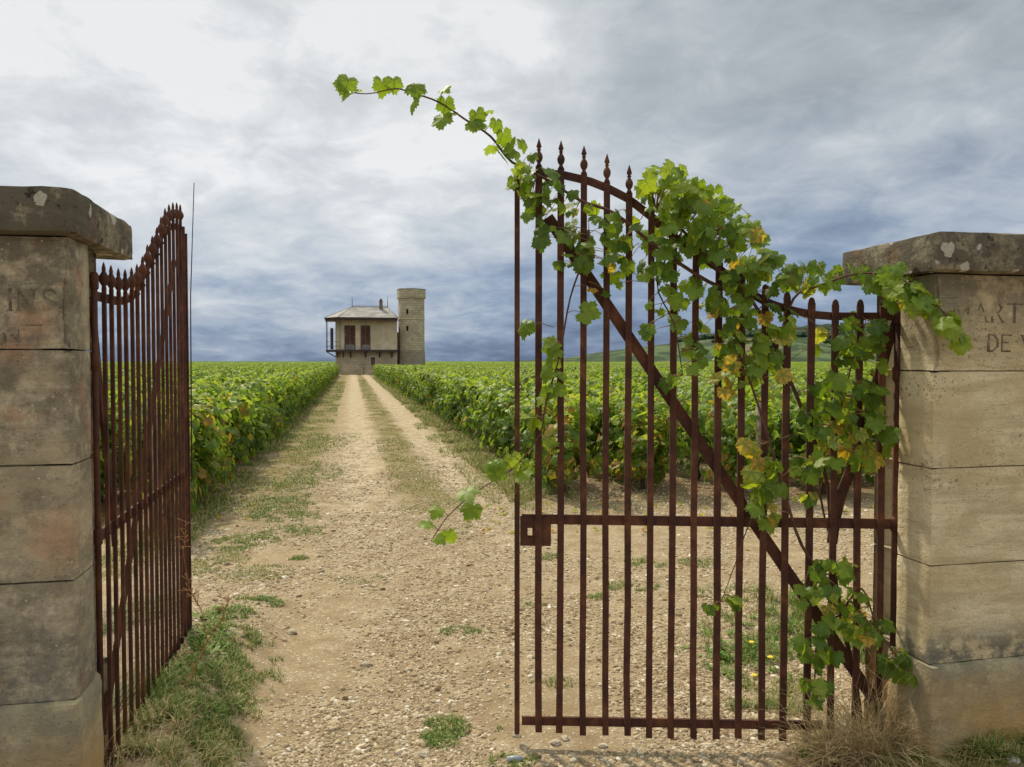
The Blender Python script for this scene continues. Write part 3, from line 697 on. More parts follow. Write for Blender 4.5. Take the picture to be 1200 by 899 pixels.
# ------------------------------------------------------------------ stone pillars
def rough_block(m, x0, x1, y0, y1, z0, z1, amp=.004, seed=0, step=.03, chamfer=.012, notch=None, joint=.35, segs=None):
    """weathered block: subdivided box pushed about by noise, worn edges; notch=(side sign, depth in x, from y)"""
    def ax(a, b): return np.linspace(a, b, max(2, int(round((b-a)/step))+1))
    X, Y, Z = ax(x0, x1), ax(y0, y1), ax(z0, z1)
    cx, cy, cz = (x0+x1)/2, (y0+y1)/2, (z0+z1)/2; hx_, hy_, hz_ = (x1-x0)/2, (y1-y0)/2, (z1-z0)/2
    def warp(x, y, z):
        p = Vector((x*6+seed*3.1, y*6-seed, z*6+seed*.7)); d = Vector(noise.noise_vector(p))*amp + Vector(noise.noise_vector(p*4.3))*amp*.45
        ex, ey, ez = hx_-abs(x-cx), hy_-abs(y-cy), hz_-abs(z-cz)
        es = sorted((ex, ey, ez)); w = chamfer*(1+.8*noise.noise(p*1.7))
        q = Vector((x, y, z))
        if es[1] < w*1.1:
            for a_, (e, c_, h_) in enumerate(((ex, cx, hx_), (ey, cy, hy_), (ez, cz, hz_))):
                ww = w if ez > es[1] else w*joint
                if e <= es[1]+1e-6: q[a_] += (ww*.5)*(-1 if q[a_] > c_ else 1)
        q += d
        if notch and y > notch[2]: 
            if (x-cx)*notch[0] > 0 and ex < .002: q.x -= notch[0]*notch[1]
        return q
    def face(A, B, fn, flip):
        n0 = len(m.v); vs_ = [warp(*fn(a_, b_)) for a_ in A for b_ in B]; nb = len(B)
        fs = [(i*nb+j, (i+1)*nb+j, (i+1)*nb+j+1, i*nb+j+1) for i in range(len(A)-1) for j in range(nb-1)]
        if flip: fs = [f[::-1] for f in fs]
        m.add(vs_, fs, 0, True)
    if segs:
        A_x, B_z = np.arange(x0, x1+.002, .0035), np.arange(z0, z1+.002, .0035); A_x[-1] = x1; B_z[-1] = z1; GX, GZ = np.meshgrid(A_x, B_z, indexing='ij'); dep = np.zeros_like(GX)
        for (ax_, az_, bx_, bz_, w_) in segs:
            vx, vz = bx_-ax_, bz_-az_; t_ = np.clip(((GX-ax_)*vx+(GZ-az_)*vz)/max(vx*vx+vz*vz, 1e-9), 0, 1); d_ = np.hypot(GX-ax_-t_*vx, GZ-az_-t_*vz)
            dep = np.maximum(dep, np.clip(1-d_/w_, 0, 1))
        worn = np.clip(fbm(GX, GZ, 14, 3, 5)*2.2-.15, .35, 1); dep = np.clip(dep*2.2, 0, 1)*worn*.0045; nb = len(B_z)
        vs_ = []
        for i_, a_ in enumerate(A_x):
            for j_, b_ in enumerate(B_z): q_ = warp(a_, y0, b_); q_.y += dep[i_, j_]; vs_.append(q_)
        fs = [(i_*nb+j_, (i_+1)*nb+j_, (i_+1)*nb+j_+1, i_*nb+j_+1) for i_ in range(len(A_x)-1) for j_ in range(nb-1)]
        n0 = len(m.m); m.add(vs_, fs, 0, True)
        for q_, f_ in enumerate(fs):
            if dep[f_[0]//nb, f_[0] % nb] > .0028: m.m[n0+q_] = 1
    else: face(X, Z, lambda a_, b_: (a_, y0, b_), False)
    face(X, Z, lambda a_, b_: (a_, y1, b_), True) if segs else None
    if not segs: face(X, Z, lambda a_, b_: (a_, y1, b_), True)
    face(Y, Z, lambda a_, b_: (x0, a_, b_), True); face(Y, Z, lambda a_, b_: (x1, a_, b_), False)
    face(X, Y, lambda a_, b_: (a_, b_, z1), False); face(X, Y, lambda a_, b_: (a_, b_, z0), True)
GLY = {'T': [[(0, 1), (.8, 1)], [(.4, 1), (.4, 0)]], 'I': [[(.2, 1), (.2, 0)]], 'N': [[(0, 0), (0, 1), (.7, 0), (.7, 1)]],
       'S': [[(.6, .85), (.45, 1), (.2, 1), (.05, .8), (.15, .58), (.5, .42), (.6, .2), (.42, 0), (.15, 0), (0, .15)]],
       'M': [[(0, 0), (.05, 1), (.45, .2), (.85, 1), (.9, 0)]], 'A': [[(0, 0), (.38, 1), (.76, 0)], [(.14, .36), (.62, .36)]],
       'R': [[(0, 0), (0, 1), (.4, 1), (.58, .78), (.4, .52), (0, .52)], [(.3, .52), (.65, 0)]], 'D': [[(0, 0), (0, 1), (.35, 1), (.65, .7), (.65, .3), (.35, 0), (0, 0)]],
       'E': [[(.55, 1), (0, 1), (0, 0), (.55, 0)], [(0, .52), (.4, .52)]], 'V': [[(0, 1), (.35, 0), (.7, 1)]]}
def strokes(text):
    out = []
    for (tx, x, z, h) in text:
        for ch in tx:
            if ch == ' ': x += h*.5; continue
            wd = max(p[0] for st in GLY[ch] for p in st)
            for st in GLY[ch]:
                for a_, b_ in zip(st[:-1], st[1:]): out.append((x+a_[0]*h, z+a_[1]*h, x+b_[0]*h, z+b_[1]*h, h*(.085 if abs(a_[0]-b_[0]) < .3 else .055)))
                for e in (st[0], st[-1]):                      # serifs
                    if e[1] in (0, 1) and ch not in 'S': out.append((x+(e[0]-.1)*h, z+e[1]*h, x+(e[0]+.1)*h, z+e[1]*h, h*.03))
            x += (wd+.36)*h
    return out
def pillar(corner, sign, zofs, mats, label, joints, cap_len, cap_z, notch_y, text):
    """corner: near inner corner of the shaft (world xy); local x across (away from the opening = sign), y along the road"""
    root = empty('stone_pillar', (corner[0], corner[1], zofs), R(11.74), label=label, cat='pillar', group='stone gate pillars')
    W, Dp = .62, .36; X = lambda a_, b_: (min(a_*sign, b_*sign), max(a_*sign, b_*sign))
    m = MB(); zs = joints
    for i, (za, zb_) in enumerate(zip(zs[:-1], zs[1:])):
        xa, xb = X(0, W)
        rough_block(m, xa, xb, 0, Dp, za+.0012, zb_-.0012, .0016, seed=i+sign*5, chamfer=.014, notch=(-sign, .06, notch_y), joint=.22, segs=strokes(text) if i == len(zs)-2 else None)
    xa, xb = X(.02, W-.02); m.box(((xa+xb)/2+0.02*sign, Dp/2-.0, (zs[0]+zs[-1])/2), (xb-xa-.09, Dp-.03, zs[-1]-zs[0]-.02))
    m.build('shaft', [mats[0], M_carve], root)
    m = MB(); xa, xb = X(-.012, W+.03); rough_block(m, xa, xb, -.03, Dp+.03, -.25, zs[0]-.0015, .004, seed=20+sign, chamfer=.018, notch=(-sign, .085, notch_y+.03), joint=.6); m.build('plinth', mats[1], root)
    m = MB(); xa, xb = X(-.035, W+.06); rough_block(m, xa, xb, -.055, cap_len, zs[-1]+.002, cap_z, .0035, seed=31+sign, chamfer=.014, joint=.8); m.build('capstone', mats[2], root)
    return root
# joints measured from the photograph
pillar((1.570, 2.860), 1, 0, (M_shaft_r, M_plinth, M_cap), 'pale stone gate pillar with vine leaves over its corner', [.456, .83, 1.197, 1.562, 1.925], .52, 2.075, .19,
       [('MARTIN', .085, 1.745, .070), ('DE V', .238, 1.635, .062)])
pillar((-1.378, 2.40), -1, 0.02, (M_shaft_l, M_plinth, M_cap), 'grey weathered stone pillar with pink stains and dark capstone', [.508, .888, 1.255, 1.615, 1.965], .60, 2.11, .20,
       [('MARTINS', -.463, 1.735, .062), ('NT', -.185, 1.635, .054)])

# ------------------------------------------------------------------ climbing vine on the gate
def gateD(px): return 3.07+(1048-px)/443*.10
VROOT = empty('climbing_grapevine', (1.42, 3.12, .05), 0, label='climbing grapevine with green and yellowing leaves sprawling over the iron gate', cat='vine')
vo = Vector(VROOT.location)
stem = MB()
def st_px(pts, r0, r1):
    P3 = [P(x, y, gateD(x)+o)-vo for x, y, o in pts]; Q = []
    for i in range(len(P3)-1):
        a0 = P3[max(i-1, 0)]; a1, a2 = P3[i], P3[i+1]; a3 = P3[min(i+2, len(P3)-1)]
        for t in (0, .25, .5, .75):
            Q.append(.5*((2*a1)+(a2-a0)*t+(2*a0-5*a1+4*a2-a3)*t*t+(3*a1-a0-3*a2+a3)*t**3))
    Q.append(P3[-1]); n = len(Q); stem.tube(Q, [r0+(r1-r0)*i/(n-1) for i in range(n)], 6); return [q+vo for q in Q]
S = []
S.append(st_px([(1012, 885, .10), (1003, 800, .06), (985, 720, .05), (975, 640, .05), (968, 560, .05), (940, 480, .05), (910, 410, .05), (880, 350, -.02), (845, 320, -.04), (800, 270, -.03), (770, 245, -.04)], .011, .005))
S.append(st_px([(985, 700, .04), (940, 640, -.05), (915, 560, -.06), (890, 480, -.05), (870, 420, -.06), (850, 350, -.05)], .007, .003))
S.append(st_px([(880, 350, -.02), (830, 330, -.05), (770, 290, -.05), (720, 250, -.05), (680, 235, -.04), (640, 210, -.04), (600, 190, -.06), (575, 160, -.09), (545, 140, -.12), (515, 120, -.15), (480, 108, -.18), (462, 104, -.2), (430, 110, -.22), (396, 106, -.24)], .008, .0016))
S.append(st_px([(910, 410, .05), (930, 350, -.03), (960, 335, -.05), (1010, 320, -.08), (1060, 330, -.16), (1100, 360, -.24), (1125, 390, -.28)], .006, .002))
S.append(st_px([(690, 270, -.05), (685, 300, -.08), (668, 350, -.08), (655, 420, -.08), (640, 470, -.09), (632, 510, -.1), (600, 550, -.12), (560, 575, -.14), (525, 605, -.15), (505, 635, -.16)], .0045, .0018))
S.append(st_px([(800, 270, -.03), (770, 330, -.07), (790, 380, -.08), (800, 440, -.08)], .004, .002))
S.append(st_px([(985, 720, .05), (1010, 690, -.03), (1030, 740, -.08), (1065, 785, -.14)], .005, .002))
S.append(st_px([(975, 640, .05), (960, 560, .0), (985, 480, -.03), (1000, 420, -.03), (1015, 375, -.05)], .005, .002))
S.append(st_px([(985, 720, .05), (960, 740, -.04), (955, 790, -.06), (955, 820, -.06)], .005, .002))
S.append(st_px([(915, 560, -.06), (880, 610, -.06), (862, 660, -.07), (845, 705, -.09)], .003, .0015))
stem.build('stems', M_stem, VROOT)
cl = [  # cx, cy, rx, ry, n, tint mean, autumn share, depth lo, hi
 (622, 208, 26, 30, 20, .5, 0, -.16, .06), (648, 245, 30, 36, 24, .42, 0, -.14, .08), (668, 292, 24, 26, 10, .4, 0, -.12, .05), (690, 262, 28, 26, 12, .42, .05, -.14, .06),
 (705, 318, 26, 30, 9, .45, .12, -.14, .04), (728, 268, 26, 24, 11, .52, .03, -.16, .06), (728, 300, 20, 26, 7, .45, 0, -.12, .05),
 (783, 220, 34, 30, 50, .62, 0, -.22, .12), (778, 262, 34, 30, 30, .5, 0, -.20, .14), (815, 245, 38, 34, 42, .56, 0, -.20, .14), (848, 262, 36, 34, 34, .52, .04, -.2, .12),
 (872, 290, 36, 30, 32, .5, .1, -.18, .12), (903, 318, 30, 22, 20, .46, .14, -.15, .1), (812, 288, 36, 18, 14, .36, 0, -.12, .1),
 (766, 325, 22, 30, 9, .45, .0, -.14, .06), (757, 372, 18, 22, 6, .48, .05, -.13, .04), (800, 348, 26, 36, 12, .42, .03, -.14, .06), (812, 400, 24, 30, 11, .4, .03, -.12, .04), (790, 440, 12, 10, 3, .35, 0, -.1, 0),
 (852, 350, 36, 34, 26, .46, .12, -.15, .08), (868, 402, 30, 32, 16, .45, .3, -.12, .05), (850, 440, 18, 24, 7, .5, .6, -.1, .05), (893, 430, 22, 34, 12, .5, .3, -.1, .05), (905, 375, 26, 26, 14, .42, .12, -.1, .06),
 (948, 322, 32, 22, 18, .42, .02, -.14, .08), (985, 318, 16, 16, 6, .4, 0, -.12, .06), (1022, 322, 24, 12, 8, .45, .03, -.16, .02), (1060, 342, 22, 20, 14, .55, .1, -.24, -.08), (1085, 352, 14, 12, 5, .56, 0, -.25, -.12), (1108, 372, 15, 14, 8, .58, 0, -.30, -.18), (1127, 392, 6, 12, 3, .6, 0, -.3, -.22),
 (1012, 392, 32, 26, 18, .4, .03, -.12, .08), (1005, 435, 32, 30, 18, .45, .16, -.12, .08), (965, 400, 14, 18, 3, .5, .5, -.1, .05), (998, 478, 34, 26, 18, .45, .12, -.12, .08), (965, 470, 24, 24, 12, .45, .03, -.1, .08), (992, 525, 36, 22, 16, .5, .45, -.12, .06), (1035, 512, 6, 6, 1, .4, 0, -.1, 0), (1024, 470, 10, 24, 5, .4, 0, -.1, .03),
 (950, 500, 24, 20, 9, .42, .1, -.1, .06), (895, 560, 24, 28, 15, .48, .06, -.14, 0), (880, 530, 14, 22, 7, .5, 1., -.13, -.03), (893, 600, 20, 14, 5, .5, .5, -.1, 0), (940, 578, 16, 10, 4, .5, .7, -.06, .04), (945, 540, 18, 16, 5, .42, .1, -.08, .04),
 (982, 668, 30, 16, 9, .45, .35, -.12, .04), (985, 710, 34, 24, 17, .46, .25, -.14, .06), (948, 690, 16, 20, 6, .44, .2, -.1, .04), (958, 755, 22, 24, 13, .4, .03, -.14, .04), (955, 806, 18, 22, 9, .4, 0, -.14, .02), (1018, 735, 26, 16, 9, .46, .35, -.14, 0), (1050, 770, 18, 12, 6, .46, .2, -.18, -.06), (1064, 786, 9, 8, 3, .42, 0, -.18, -.1),
 (655, 400, 16, 24, 6, .5, .0, -.12, -.04), (645, 445, 16, 22, 7, .52, .1, -.12, -.04), (628, 488, 14, 12, 4, .56, 0, -.12, -.05), (622, 375, 9, 6, 2, .5, 0, -.12, -.05), (598, 543, 24, 12, 8, .6, 0, -.15, -.08), (645, 522, 10, 8, 3, .55, 0, -.12, -.06),
 (838, 710, 14, 6, 3, .42, 0, -.12, -.05), (862, 702, 8, 8, 2, .42, 0, -.12, -.05), (1050, 318, 10, 7, 3, .56, 0, -.2, -.1)]
pos, tint, size = [], [], []
pet = MB()
for (cx, cy, rx, ry, n, tm, au, d0, d1) in cl:
    if cx > 840 and cy > 330: n = n*(1.8 if cy > 640 else 1.35)
    for i in range(int(n*1.15)):
        a_ = rng.random()*6.283; q = math.sqrt(rng.random())
        px_, py_ = cx+rx*q*math.cos(a_), cy+ry*q*math.sin(a_); dd = rng.uniform(d0, d1)
        if abs(dd) < .022: dd = -.03 if dd < 0 else .03
        pos.append(P(px_, py_, gateD(px_)+dd)); size.append(rng.uniform(.022, .056)*(1.0 if n > 2 else 1.3)*(.85 if cy > 640 else 1))
        t_ = float(np.clip(rng.normal(tm+.07, .12), .08, .74))
        if rng.random() < au: t_ = float(rng.choice([.78, .80, .82, .84, .88, .91, .94]))
        tint.append(t_)
single = [(408, 96, .050, .62, -.24), (416, 112, .048, .66, -.24), (402, 100, .03, .6, -.24), (448, 99, .045, .55, -.2), (461, 96, .040, .66, -.2), (487, 103, .047, .5, -.18), (486, 120, .048, .62, -.18), (519, 108, .032, .66, -.15), (522, 122, .042, .5, -.15), (519, 141, .050, .55, -.15),
          (534, 136, .025, .72, -.14), (558, 135, .040, .6, -.12), (552, 146, .036, .66, -.12), (566, 148, .040, .5, -.12), (582, 145, .034, .58, -.12), (573, 134, .022, .6, -.12), (590, 160, .044, .55, -.1), (598, 172, .045, .6, -.1), (584, 182, .046, .68, -.1), (604, 180, .04, .5, -.08), (578, 174, .034, .66, -.1), (612, 168, .034, .55, -.08),
          (545, 580, .052, .62, -.14), (556, 596, .050, .55, -.14), (577, 552, .052, .6, -.13), (515, 600, .036, .66, -.15), (505, 618, .036, .62, -.16), (525, 628, .038, .6, -.15), (512, 634, .03, .66, -.16), (682, 372, .056, .56, -.1), (1036, 512, .05, .42, -.08)]
for (x, y, s_, t_, o_) in single: pos.append(P(x, y-s_*110, gateD(x)+o_)); size.append(s_*1.2); tint.append(t_)
n = len(pos); pos = np.array([tuple(p-vo) for p in pos])
nrm = np.stack([rng.normal(-.10, .55, n), rng.normal(-.75, .38, n), rng.normal(.55, .40, n)], 1)
tip = np.stack([rng.normal(0, .55, n), rng.normal(-.1, .3, n), -np.ones(n)*.9+rng.normal(0, .35, n)], 1)
V_, F_, A_ = leaves_arrays(LT_HI, pos, nrm, tip, np.array(size), np.array(tint), rng.uniform(.4, 2.4, n))
np_mesh('foliage', V_, F_, M_leaf, A_, smooth=True, parent=VROOT)
# petioles: from each leaf base back to the nearest stem point
allS = np.array([tuple(q-vo) for s_ in S for q in s_])
for i in range(n):
    p = pos[i]; d = np.linalg.norm(allS-p, axis=1); j = int(d.argmin())
    if d[j] > .28: 
        q = p+rng.normal(0, .04, 3)+np.array([0, .03, .03])
    else: q = allS[j]
    if d[j] > .11: q = p+(q-p)*(.10/np.linalg.norm(q-p))
    mid = (p+q)/2+np.array([0, 0, .008]); pet.tube([tuple(p), tuple(mid), tuple(q)], [.0011, .0013, .0017], 4)
pet.build('petioles', mat_simple('petiole', (.24, .13, .06), .6, .3, 30), VROOT)
# grapes
m = MB(); gp = P(841, 262, gateD(841)-.1)-vo
for i in range(16):
    c = gp+Vector((rng.normal(0, .008), rng.normal(0, .008), -i*.0035)); m.lathe([(.0, -.005), (.004, -.003), (.005, 0), (.004, .003), (0, .005)], c, 6)
m.build('grape_bunch', mat_simple('unripe_grape', (.30, .07, .05), .4, .3, 100), VROOT)

# ------------------------------------------------------------------ grass, weeds, pebbles
M_grass = mat_blade('grass_blades', [(0, (.055, .12, .015)), (.5, (.14, .25, .03)), (.75, (.24, .29, .08)), (.86, (.46, .37, .16)), (1, (.62, .50, .27))])
M_straw = mat_blade('dry_straw', [(0, (.30, .19, .09)), (.5, (.52, .39, .20)), (1, (.72, .60, .36))], .15)
def blades(P0, h, w, lean, tint):
    """tapered bent blades. P0 (n,3)"""
    n = len(P0); az = rng.random(n)*6.283; d = np.stack([np.cos(az), np.sin(az), np.zeros(n)], 1); sd_ = np.stack([-np.sin(az), np.cos(az), np.zeros(n)], 1)
    V = []
    for k, (t, wf) in enumerate(((0, 1), (.4, .8), (.75, .5))):
        c = P0+d*(lean*h*t*t)[:, None]; c[:, 2] += h*t*(1-.35*np.minimum(lean, 1.5)*t)
        V += [c+sd_*(w*wf/2)[:, None], c-sd_*(w*wf/2)[:, None]]
    c = P0+d*(lean*h)[:, None]; c[:, 2] += h*(1-.45*np.minimum(lean, 1.6)); V.append(c)
    V = np.stack(V, 1); base = (np.arange(n)*7)[:, None, None]
    Fc = np.array([(0, 1, 3), (0, 3, 2), (2, 3, 5), (2, 5, 4), (4, 5, 6)])[None]+base
    A = np.zeros((n, 7, 4)); A[:, :, 0] = tint[:, None]; A[:, :, 3] = 1
    return V.reshape(-1, 3), Fc.reshape(-1, 3), A.reshape(-1, 4)
def on_ground(xy): return np.stack([xy[:, 0], xy[:, 1], ground_z(xy[:, 0], xy[:, 1])-.004], 1)
def cat3(L):
    V, Fc, A = [], [], []; o = 0
    for v, f, a in L: V.append(v); Fc.append(f+o); A.append(a); o += len(v)
    return np.concatenate(V), np.concatenate(Fc), np.concatenate(A)
def patch_px(px, py, rx, ry, n, h, dry=.15, clump=True):
    """tuft patch whose footprint covers this bit of ground"""
    c = G(px, py); D = c.y; a = rx/F*D; b = ry/F*D*D/CAMZ
    th = rng.random(n)*6.283; q = np.sqrt(rng.random(n))**1.2
    xy = np.stack([c.x+a*q*np.cos(th), c.y+b*q*np.sin(th)], 1)
    keep = fbm(xy[:, 0], xy[:, 1], 9, 3, 2) > (.40 if clump is True else clump); xy = xy[keep]; n = len(xy)
    t = np.clip(rng.normal(.45, .18, n), 0, .8); dr = rng.random(n) < dry; t[dr] = rng.uniform(.8, 1, dr.sum())
    return blades(on_ground(xy), rng.uniform(.5, 1.1, n)*h, rng.uniform(.7, 1.3, n)*(.0022+.00028*D)*1.4, rng.uniform(.2, 1.4, n), t)
L = []
for a in [(520, 858, 30, 20, 1500, .035), (500, 868, 18, 10, 500, .03), (600, 893, 30, 9, 500, .03), (575, 860, 20, 10, 200, .03), (540, 740, 25, 6, 500, .03), (620, 708, 20, 6, 300, .03), (345, 622, 40, 7, 1500, .035), (330, 605, 50, 7, 1800, .04), (285, 636, 42, 10, 2200, .04), (350, 655, 12, 3, 350, .03), (305, 705, 28, 8, 1300, .035), (330, 590, 40, 8, 1600, .04), (255, 660, 35, 16, 2000, .035, .5), (300, 672, 45, 12, 1400, .03, .4), (430, 680, 40, 6, 500, .025, .3), (540, 620, 20, 6, 500, .03), (525, 590, 30, 6, 500, .03), (760, 660, 30, 6, 600, .04), (740, 688, 34, 6, 600, .04), (640, 652, 20, 5, 400, .035), (700, 700, 20, 5, 250, .035), (820, 660, 25, 6, 400, .04), (655, 800, 20, 8, 180, .03),
          (360, 560, 35, 16, 2400, .05), (385, 520, 26, 16, 2200, .05), (310, 600, 18, 8, 600, .05), (165, 650, 45, 30, 3000, .05, .35, .3), (165, 720, 40, 30, 3000, .07, .25, .3), (255, 850, 60, 40, 1500, .05, .5, .42), (270, 790, 50, 40, 1500, .04, .4, .42), (190, 800, 60, 40, 1800, .06, .6, .3), (240, 745, 30, 22, 1100, .045), (265, 770, 30, 20, 1000, .04, .2, .45), (245, 800, 55, 30, 2000, .05, .35, .45), (215, 845, 70, 34, 2600, .06, .4, .43), (205, 885, 75, 26, 2600, .08, .5, .42), (290, 760, 40, 20, 700, .04, .3), (300, 800, 30, 30, 500, .04, .3), (140, 880, 40, 30, 1500, .12, .8), (270, 720, 30, 12, 900, .05), (170, 860, 40, 36, 1800, .10, .6), (285, 745, 20, 12, 600, .05, .3), (165, 820, 30, 24, 1200, .12),
          (880, 750, 60, 34, 1900, .08, .25, .45), (850, 700, 40, 16, 800, .06, .25, .45), (900, 800, 50, 18, 900, .06, .4, .45), (930, 720, 40, 34, 1600, .12, .2), (1000, 760, 40, 20, 1200, .12, .3), (900, 830, 50, 12, 800, .06, .3),
          (1000, 888, 50, 10, 1800, .06, .35, .3), (1060, 890, 50, 10, 1800, .07, .45, .3), (1120, 888, 50, 9, 1800, .08, .45, .3), (1180, 884, 45, 10, 1600, .10, .4, .3), (1150, 896, 80, 8, 1500, .05, .6, .3), (960, 884, 30, 10, 700, .05, .4)]: L.append(patch_px(*a))
# strips up the track
def strip(u0, u1, v0, v1, n, h, dry, thr, seed):
    v = v0*(v1/v0)**rng.random(n); u = rng.uniform(u0, u1, n)+.12*(noise_np(v, v*0, .7, seed)-.5)
    keep = fbm(u, v, 1.3, 4, seed) > thr; u, v = u[keep], v[keep]; n = len(u)
    xy = np.stack([u*.979-v*.2034, u*.2034+v*.979], 1); t = np.clip(rng.normal(.45, .15, n), 0, .75); dr = rng.random(n) < dry; t[dr] = rng.uniform(.78, 1, dr.sum())
    return blades(on_ground(xy), rng.uniform(.5, 1.2, n)*h, (.002+.0006*v)*rng.uniform(.7, 1.3, n), rng.uniform(.2, 1.3, n), t)
L += [strip(.45, 1.15, 8, 70, 12000, .045, .6, .48, 1), strip(-1.65, -.45, 7.5, 60, 20000, .06, .35, .44, 2), strip(1.8, 2.6, 8, 70, 22000, .15, .5, .36, 3), strip(1.5, 2.2, 8.5, 20, 5000, .07, .5, .46, 8), strip(-1.9, -1.35, 7, 40, 7000, .10, .35, .42, 4), strip(2.3, 9, 7.6, 20, 9000, .10, .3, .5, 5), strip(-5, -1.7, 7, 20, 5000, .10, .3, .48, 6)]
V_, F_, A_ = cat3(L); tag(np_mesh('grass', V_, F_, M_grass, A_), 'tufts of green grass along the track, verges and pillar feet', 'grass', kind='stuff')
# broad-leaved weeds by the left leaf: rosettes
def rosette(px, py, n, s, zf=0):
    c = G(px, py); z = float(ground_z(c.x, c.y)); az = rng.random(n)*6.283; el = rng.uniform(.2, 1.0, n)
    d = np.stack([np.cos(az)*np.cos(el), np.sin(az)*np.cos(el), np.sin(el)], 1)
    p0 = np.array([c.x, c.y, z+.005])+rng.normal(0, .02, (n, 3))*[1, 1, .1]
    up = np.array([[0, 0, 1.]])-d*d[:, 2:]; sd_ = np.cross(d, up); V = []
    ln = rng.uniform(.6, 1.2, n)*s; w = ln*.26
    for t, wf, dz in ((0, .2, 0), (.35, .9, 0), (.7, .9, -.06), (1, .08, -.22)):
        c_ = p0+d*(ln*t)[:, None]; c_[:, 2] += dz*ln; V += [c_+sd_*(w*wf/2)[:, None], c_-sd_*(w*wf/2)[:, None]]
    V = np.stack(V, 1); Fc = np.array([(0, 1, 3), (0, 3, 2), (2, 3, 5), (2, 5, 4), (4, 5, 7), (4, 7, 6)])[None]+(np.arange(n)*8)[:, None, None]
    A = np.zeros((n, 8, 4)); A[:, :, 0] = np.clip(rng.normal(.5, .15, n), 0, .74)[:, None]; A[:, :, 3] = 1
    return V.reshape(-1, 3), Fc.reshape(-1, 3), A.reshape(-1, 4)
W = []
for cx, cy, sx, sy, n in ((245, 752, 22, 14, 22), (225, 790, 25, 18, 22), (250, 830, 24, 14, 10), (870, 765, 45, 26, 60), (905, 740, 30, 20, 20), (255, 725, 16, 8, 9), (1080, 893, 40, 6, 8), (190, 835, 20, 16, 10)):
    for i in range(n): W.append(rosette(cx+rng.normal(0, sx*.6), cy+rng.normal(0, sy*.6), int(rng.integers(7, 14)), rng.uniform(.035, .075)))
V_, F_, A_ = cat3(W); tag(np_mesh('weeds', V_, F_, M_grass, A_), 'low broad-leaved green weeds on the ground beside both gate leaves', 'weeds', kind='stuff')
# dry straw tangles
def straw(cx, cy, zc, rx, ry, rz_, n, ln, r=.0012):
    m_ = []
    c = Vector((cx, cy, zc)); out = MB()
    for i in range(n):
        az = rng.random()*6.283; q = rng.random()**.6; p = Vector((cx+rx*q*math.cos(az)*.55, cy+ry*q*math.sin(az)*.55, zc-.02))
        az2 = az+rng.normal(0, .9); l = ln*rng.uniform(.5, 1.2); e = rng.uniform(.3, 1.4); pts = [p]; d = Vector((math.cos(az2)*math.cos(e), math.sin(az2)*math.cos(e), math.sin(e)))
        for k in range(5):
            pts.append(pts[-1]+d*l/5); d = (d+Vector((rng.normal(0, .25), rng.normal(0, .25), rng.normal(-.22, .2)))).normalized()
            if pts[-1].z < zc+.003: d.z = abs(d.z)*.5
        out.tube(pts, [r, r, r*.9, r*.7, r*.5, r*.3], 3)
    return out
def straw_obj(args, label, tintlo, tinthi):
    o = MB()
    for a in args:
        s_ = straw(*a); n0 = len(o.v); o.v += s_.v; o.f += [tuple(i+n0 for i in f) for f in s_.f]; o.m += s_.m; o.sm += s_.sm
    ob = o.build('dry_grass', M_straw); at = ob.data.attributes.new('lc', 'FLOAT_COLOR', 'POINT'); nv = len(o.v); t = np.repeat(rng.uniform(tintlo, tinthi, nv//18+1), 18)[:nv]
    A = np.zeros((nv, 4)); A[:, 0] = t; A[:, 3] = 1; at.data.foreach_set('color', A.astype(np.float32).ravel()); return tag(ob, label, 'dry grass', kind='stuff')
gz = lambda x, y: float(ground_z(x, y))
straw_obj([(1.30, 2.98, gz(1.30, 2.98)+.02, .17, .12, 0, 420, .32), (1.42, 2.93, gz(1.42, 2.93)+.03, .14, .12, 0, 420, .38), (1.20, 2.95, gz(1.2, 2.95), .2, .12, 0, 200, .18), (1.6, 2.72, gz(1.6, 2.72), .2, .12, 0, 120, .14)],
          'tangled heap of brown dry grass at the foot of the vine-covered leaf', .15, 1.)
straw_obj([(-1.36, 2.55, gz(-1.36, 2.55), .16, .16, 0, 300, .22), (-1.25, 2.68, gz(-1.25, 2.68), .25, .2, 0, 120, .16), (-1.30, 2.42, gz(-1.3, 2.42), .15, .1, 0, 220, .2), (-1.36, 2.9, gz(-1.36, 2.9), .18, .25, 0, 70, .16)],
          'pale dry grass sprouting at the foot of the weathered pillar', .4, 1.)
# tall dry weed stalk against the open leaf
m = MB(); b = G(205, 820); b.z = gz(b.x, b.y); bx = b.copy()
q = [b, P(225, 790, 3.45), P(243, 752, 3.5), P(262, 722, 3.52), P(268, 700, 3.55)]
m.tube([p-bx for p in q], [.004, .0035, .003, .002, .001], 5)
q2 = [P(243, 752, 3.5), P(236, 715, 3.55), P(222, 690, 3.6), P(215, 650, 3.6), P(218, 610, 3.6)]; m.tube([p-bx for p in q2], [.003, .0025, .002, .0015, .001], 5)
for base in (q, q2):
    for i in range(46):
        k = rng.integers(1, len(base)-1); p = base[k].lerp(base[k+1], rng.random()) ; dv_ = Vector((rng.normal(0, .02), rng.normal(0, .02), abs(rng.normal(.012, .012)))); m.tube([p-bx, p-bx+dv_], [.0012, .0022], 4)
o = m.build('weed_stalk', mat_simple('dry_weed', (.36, .19, .07), .8, .3, 40)); o.location = bx; tag(o, 'tall dry brown weed stalk leaning beside the bare open gate leaf', 'weed')
